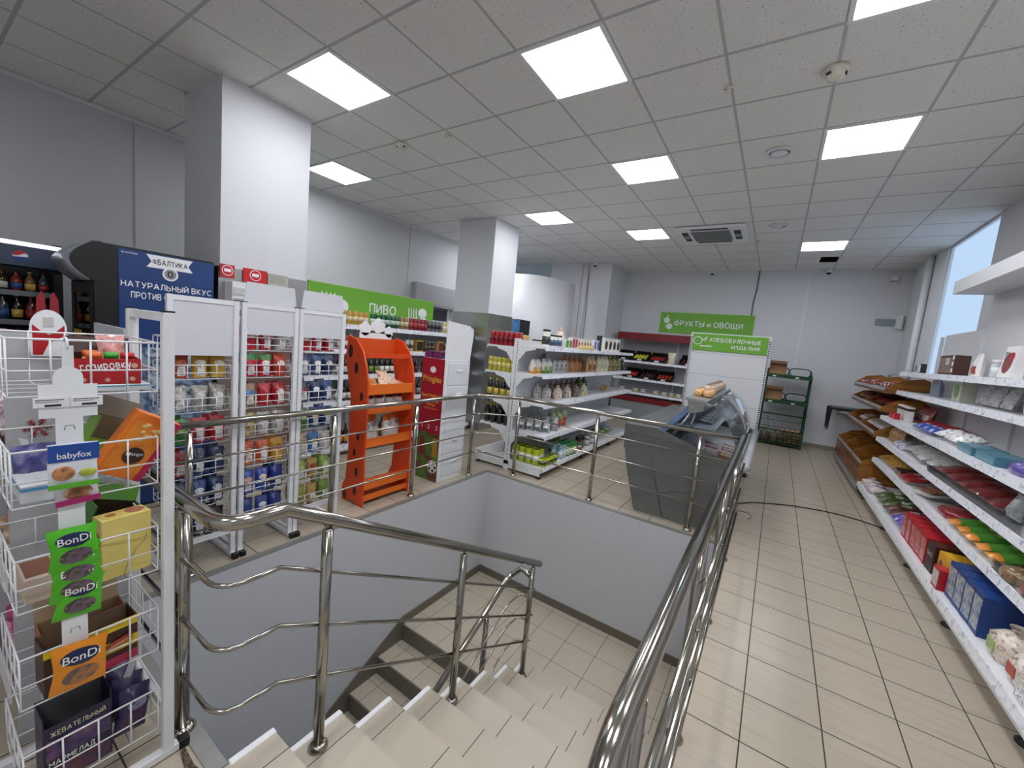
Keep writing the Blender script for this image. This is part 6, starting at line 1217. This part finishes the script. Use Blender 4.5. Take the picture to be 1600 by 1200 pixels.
# second basket: tilted orange box, green flap box
o = place('ora', carton('snack_box', .13, .21, .045, 'e8791a', 'e88a24', None, None, 'ffffff', None, None), (-1.71, .375, F2+.03), (.18, .52, RIGHTW+.15), 'orange and magenta snack box tilted in the second basket of the candy rack', 'box', 'cartons in the candy rack')
p = B(); p.box((.045, -.0245, .0), (.0655, -.0232, .21), cm('b81848')); p.make('stripe', o); p = B(); p.lathe([(.028, 0), (.028, .001)], cm('3a1a10'), 18); p.make('round_label', o, (.0, -.0242, .075), (PI/2, 0, 0))
text('Mango', PAPER, o, 'lettering', (-.02, -.0256, .068), (1, 0, .25), (-.25, 0, 1), .045, .014, 0, .02)
p = B()
for k in range(11): q_ = random.Random(k); p.ball((.0+q_.uniform(-.035, .03), -.0245, .15+q_.uniform(-.03, .03)), (.009, .002, .006), cm('e8c87a'), 7, 5)
p.make('printed_nuts', o)['kind'] = 'stuff'
o = tag(box_open('display_carton', .12, .13, .10, '6f9a2a', '8a7a68', .06, .06, '7a6a5c'), 'green display carton with a grey brown flap behind the orange snack box', 'box', 'cartons in the candy rack'); o.location = (-1.85, .37, F2+.06); o.rotation_euler = (0, .42, RIGHTW)
place('blp', pouch('candy_bag', .09, .13, .04, '2a2a5a+4a4a8a+8a8ab0', None, None, None, seed=161), (-1.81, .225, F2), (-.1, 0, RIGHTW), 'dark blue candy bag at the corner of the second basket', 'bag')
place('w2c', carton('flat_carton', .09, .05, .14, 'dcdfe2', None, None, None, 'ffffff', '4a9ac8'), (-1.735, .225, F2), (0, 0, RIGHTW), 'white carton with a blue stripe in the second basket', 'box')
# third basket
o = place('yel', carton('biscuit_carton', .125, .2, .065, 'e6d27a', None, 'e2cc6c'), (-1.71, .395, F3), (0, 0, RIGHTW+.12), 'pale yellow biscuit carton standing in the third basket of the candy rack', 'box', 'cartons in the candy rack')
for (x, y, z), rot, rr in (((-.0635, 0, .13), (0, -PI/2, 0), .024), ((.03, .0, .2012), (0, 0, 0), .024), ((-.03, 0, .2012), (0, 0, 0), .013)): p = B(); p.lathe([(rr, 0), (rr, .001)], cm('b0653a'), 16); q = p.make('printed_cookie', o, (x, y, z), rot); q.scale = (1, 1.0, 1)
p = B(); p.tube([(-.01, -.0332, .0), (.0, -.0332, .04), (.02, -.0332, .075), (.045, -.0332, .1), (.05, -.0332, .12)], .0008, mat('7a6a3a', .6), 4); p.make('crease', o)
o = tag(box_open('display_carton', .13, .13, .10, '3f7a24', '2a1a12', .07, .05, '4f8a2a'), 'green display carton with a dark brown inside behind the yellow carton', 'box', 'cartons in the candy rack'); o.location = (-1.85, .37, F3+.06); o.rotation_euler = (0, .35, RIGHTW)
place('bl3', carton('snack_box', .05, .11, .05, '33465a', '5a7a9a'), (-1.71, .30, F3), (0, 0, RIGHTW), 'small slate blue carton beside the yellow biscuit carton', 'box')
place('pk3', carton('flat_carton', .07, .075, .14, 'cdb9a8', None, '8a5a42'), (-1.75, .215, F3), (0, 0, RIGHTW), 'beige carton with a brown top in the third basket', 'box')
# fourth basket
o = tag(box_open('display_carton', .21, .15, .09, '3a1a12', '8a7058', .13, .0), 'dark brown display carton with yellow rim and hot dog picture in the fourth basket', 'box', 'cartons in the candy rack'); o.location = (-1.705, .31, F4); o.rotation_euler = (0, 0, RIGHTW+.05)
for c, z0, z1, nm in (('e6c81a', .122, .15, 'yellow_rim'), ('e0bc1c', .05, .085, 'stripe'), ('a81848', .0, .03, 'stripe')): p = B(); p.box((-.1052, -.0492, z0) if nm != 'stripe' else (.0, -.0492, z0), (.1052, -.0482, z1), cm(c)); p.make(nm, o)
p = B(); p.tube([(.0, -.05, .06), (.05, -.05, .075), (.09, -.05, .085)], .011, cm('b87a4a'), 8); p.tube([(.0, -.053, .068), (.05, -.053, .083), (.09, -.053, .093)], .006, cm('8a2a1c'), 6); p.make('printed_hot_dog', o)
o = tag(box_open('display_carton', .2, .12, .1, '9a6440', 'b09878', .12, .09, 'b8a083'), 'plain brown open carton with a raised flap behind the dark brown one', 'box', 'cartons in the candy rack'); o.location = (-1.83, .32, F4); o.rotation_euler = (0, 0, RIGHTW)
# lowest basket
o = tag(box_open('display_carton', .15, .23, .10, '241c3a', '6a6a6c', .2, .0), 'dark purple display carton with white lettering in the lowest basket of the candy rack', 'box', 'cartons in the candy rack'); o.location = (-1.71, .275, F5); o.rotation_euler = (0, 0, RIGHTW+.02)
text('ЖЕВАТЕЛЬНЫЙ', mat('c8ccae', .5), o, 'lettering', (-.06, -.0545, .165), (1, 0, 0), (0, 0, 1), .12, .02, 0, .02); text('МАРМЕЛАД', mat('e6e6e2', .5), o, 'lettering', (-.065, -.0545, .065), (1, 0, 0), (0, 0, 1), .1, .02, 0, .02)
p = B(); p.box((-.07, -.0545, .09), (.07, -.0535, .155), mottle(['241c3a', '3a2a5a', '5a3a6a', '8a5a6a'], 25, .4, .2)); p.box((-.07, -.0545, .005), (.07, -.0535, .06), mottle(['3a1a2a', '5a2a3a', '2a2048'], 25, .4, .2)); p.make('printed_panel', o)
for k in range(3): place('pb5', pouch('marmalade_bag', .1, .14, .05, '2f2550', None, '8a86a0', '4a2a4a', False, seed=164), (-1.69-.075*k, .40, F5+.012), (-.25, .3, RIGHTW+.3), f'dark purple marmalade bag, {nth(k, 3, "the stairs")}, lowest basket', 'bag', 'marmalade bags')
# ---- clip strip with hanging bags
st = tag(empty('clip_strip', (-1.60, .262, 1.49)), 'white plastic clip strip with a price card hanging on the candy rack', 'hanging strip')
b = B(); b.tube([(-.02, 0, -.012), (-.01, 0, 0), (.008, 0, -.004), (.012, 0, -.03)], .003, WHITE, 6); b.box((.010, -.011, -.08), (.013, .011, -.02), WHITE); b.make('hook', st)
n = 10; b = B(); b.prism([(-.055, -.19), (.055, -.19), (.055, -.125), (.028, -.125)]+[(.028*math.cos(a), -.105+.028*math.sin(a)) for a in [PI*k/n for k in range(n+1)]]+[(-.028, -.125), (-.055, -.125)], PAPER, 'x', .010, .014); b.make('card', st)
for y0 in (-.065, .003): p = B(); p.prism([(y0, -.185), (y0+.062, -.185), (y0+.062, -.158), (y0, -.158)], PAPER, 'x', .016, .0185); q = p.make('price_tag', st); l = B(); l.box((.0186, y0+.004, -.166), (.019, y0+.055, -.164), DARK); l.box((.0186, y0+.004, -.171), (.019, y0+.045, -.1695), DARK); l.box((.0186, y0+.02, -.183), (.019, y0+.05, -.177), DARK); l.make('print', q)
b = B(); b.box((.010, -.055, -.215), (.013, .055, -.19), PAPER); b.box((.010, -.026, -1.0), (.013, .026, -.215), PAPER); b.make('strip', st)
for z in (-.25, -.33, -.45, -.6, -.85): p = B(); p.tube([(.0135, -.01, z), (.0135, -.008, z+.012), (.0135, .008, z+.012), (.0135, .01, z)], .0012, GREYP, 4); p.make('clip', st)
HB = 'bags hanging on the clip strip'
def hang(key, fn, z, dx, label, ry=0, dy=0): place(key, fn, (-1.564+dx, .262+dy, z), (0, ry, RIGHTW), label, 'snack bag', HB)
hang('bbf', brandbag('snack_bag', .098, .125, .022, 'e4e8ee', None, 'babyfox', None, 'f4f6fa'), 1.083, 0, 'white and blue snack bag with script lettering, highest on the clip strip', .014)
o = _proto['bbf'];
p = B(); p.box((-.0485, -.0128, .077), (.0485, -.0116, .1235), cm('1c4a9a')); p.make('upper_panel', o); p = B(); p.box((-.048, -.0125, .002), (.048, -.0112, .016), cm('5ab02a')); p.make('lower_stripe', o)
p = B(); p.ball((-.02, -.0118, .045), (.022, .004, .02), cm('8a4a2a+c98a5a+5a2a18'), 12, 7); p.ball((.026, -.0118, .04), (.018, .003, .012), cm('c8c24a+8fae3a+e8e0b0'), 10, 6); p.make('printed_picture', o)
hang('bbf2', brandbag('snack_bag', .09, .11, .02, 'd8d4dc', 'e4e0e6', 'babyfox', '6a3a24+a86a44+e8dcd0', '8a2a6a'), 1.028, -.02, 'white and magenta snack bag half hidden below the blue one', -.05, .012)
p = B(); p.box((-.044, -.0115, .002), (.044, -.0102, .018), cm('a81a68')); p.make('lower_stripe', _proto['bbf2'])
for k, (z, dx, w) in enumerate(((.852, .004, 'the uppermost'), (.795, -.006, 'second down'), (.748, -.012, 'third down'), (.69, -.016, 'the lowest'))):
    hang('bnd', brandbag('snack_bag', .098, .118, .024, '4fb81f', '16264f', 'BonDi', '4a3a3a+6a5a6a+2a2430+8a7a6a') if k == 0 else None, z, dx, f'bright green snack bag with a dark emblem, {w} of the green bags', .04*(k-1), .004*(k % 2))
hang('bno', brandbag('snack_bag', .115, .14, .026, 'e08a1a', '16264f', 'BonDi', '6a5a4a+b8702a+4a4a5a+9a5a2a'), .478, .0, 'orange snack bag with a dark emblem, lowest on the clip strip', .05)
for k in range(3):
    p = B(); p.box((-.018, 0, 0), (.018, .002, .03), PAPER); tag(p.make('price_label', loc=(-1.986-.004*k, .40-.085*k, 1.12-.01*k), rot=(.2, 0, RIGHTW-1.2)), f'small white price label on the second basket, {nth(k, 3, "the post")}', 'price label', 'price labels on the second basket')
# ---- white cardboard display beside the candy rack
wd = tag(empty('cardboard_display', (-2.25, .285, 0)), 'white cardboard display with red snowflakes behind the candy rack', 'display stand')
CW = mat('b4b5b9', .6, var=.03)
b = B(); b.prism([(-.09, 0), (-.09, 1.24), (-.085, 1.46), (.21, 1.43), (.22, 0)], CW, 'x', .19, .198); pnl = b.make('side_panel', wd)
b = B(); b.prism([(-.09, 0), (-.09, 1.24), (-.085, 1.46), (.21, 1.43), (.22, 0)], CW, 'x', -.22, -.212); b.make('side_panel', wd)
b = B(); b.box((-.21, .2, 0), (.19, .21, 1.5), CW); b.make('back_panel', wd)
for z in (.2, .62, 1.08): b = B(); b.box((-.21, -.1, z), (.19, .2, z+.008), WHITE2); b.box((-.21, -.106, z-.03), (.19, -.1, z+.06), WHITE); b.make('tier', wd)
SNR = mat('9a1a2a', .6)
for y, z, rr in ((.115, 1.405, .024), (.165, 1.205, .026), (-.02, 1.15, .034)):
    p = B()
    for k in range(6):
        a = PI*k/3+.1; c, s_ = math.cos(a), math.sin(a); P_ = lambda t, w: (.1992, t*c-w*s_, t*s_+w*c)
        p.tube([P_(0, 0), P_(rr, 0)], .0018, SNR, 4)
        for t in (.45, .72):
            for w in (-1, 1): p.tube([P_(rr*t, 0), P_(rr*(t+.22), w*rr*.22)], .0015, SNR, 4)
    p.make('printed_snowflake', pnl, (0, y, z))
tpz = tag(empty('cardboard_topper', (-2.045, .295, 1.455)), 'red and white arched cardboard cut-out standing on the white display', 'topper')
b = B(); n = 16; arch = [(-.04, -.06), (-.046, .0)]+[(-.042*math.cos(PI*k/n), .03+.065*math.sin(PI*k/n)) for k in range(n+1)]+[(.046, .0), (.04, -.06)]
b.prism(arch[::-1], PAPER, 'x', -.003, .003); o = b.make('board', tpz)
p = B(); p.prism([(-.036, -.055), (-.036, .045), (-.014, .02), (.0, .012), (.014, .02), (.036, .045), (.036, .01), (.0, -.015), (-.015, -.055)][::-1], mat('b01a26', .5), 'x', .003, .0042); p.make('red_print', o)
for s_ in (-1, 1): p = B(); p.prism([(s_*.004, .085), (s_*.006, .14), (s_*.014, .155), (s_*.024, .13), (s_*.026, .085)][::-s_], mat('8a1a24', .5), 'x', -.002, .002); p.make('point', o)
p = B(); p.box((.003, -.012, .04), (.0045, .012, .07), mat('c9c6c4', .5)); p.make('sticker', o)
for k in range(3): place('wdb', loafbag('candy_bag', .11, .16, .1, 'c9b4a8+ece4e0+a8747a+d8d0d8', None, None, 170), (-2.125-.125*k, .24, 1.089), (0, 0, 0), f'clear bag of mixed sweets, {nth(k, 3, "the candy rack")}, highest tier of the white display', 'bag', 'bags on the white display')
for k in range(3): place('wdm', loafbag('candy_bag', .11, .15, .1, '6a4a3a+b08a6a+d8ccc0', None, None, 171), (-2.125-.125*k, .24, .629), (0, 0, 0), f'brown sweet bag, {nth(k, 3, "the candy rack")}, middle tier of the white display', 'bag', 'bags on the white display')
for k in range(3): place('wdt', jar(.045, .16, 'b04a6a+d8a0b0', None, 'b8307a', 'sweet_tub', .3), (-2.125-.125*k, .25, .209), (0, 0, 0), f'pink tub with magenta lid, {nth(k, 3, "the candy rack")}, lowest tier of the white display', 'tub', 'tubs on the white display')
pf = B(); P_ = [(.0, .0), (.05, .05), (.075, .12), (.08, .17), (.03, .165), (.085, .185), (.1, .17), (.095, .12), (.075, .05), (.03, -.005)]
pf.prism(P_, PAPER, 'x', -.001, .001); tag(pf.make('paper_flap', loc=(-1.80, .36, F5+.09)), 'white torn paper flap sticking up behind the dark purple carton', 'paper')
# ---- broken, dirty floor patches at the near end of the opening
DIRT = mottle(['4a3a2c', '6a5a48', '2f261e', '8a7c68'], 30, .85, .0, 'dirty_screed')
for k, P_ in enumerate(([(-1.63, .535), (-1.52, .53), (-1.46, .54), (-1.42, .50), (-1.47, .475), (-1.50, .50), (-1.60, .515)], [(-1.40, .53), (-1.33, .525), (-1.30, .48), (-1.36, .45), (-1.43, .46), (-1.41, .49)], [(-1.84, .60), (-1.72, .585), (-1.66, .56), (-1.70, .535), (-1.80, .54)])):
    b = B(); b.prism(P_, DIRT, 'z', .0005, .0015); tag(b.make('dirt'), ('long brown dirt patch on the floor by the railing post', 'brown dirt patch where the floor meets the first stair', 'dirt patch behind the railing post')[k], 'dirt', kind='stuff')
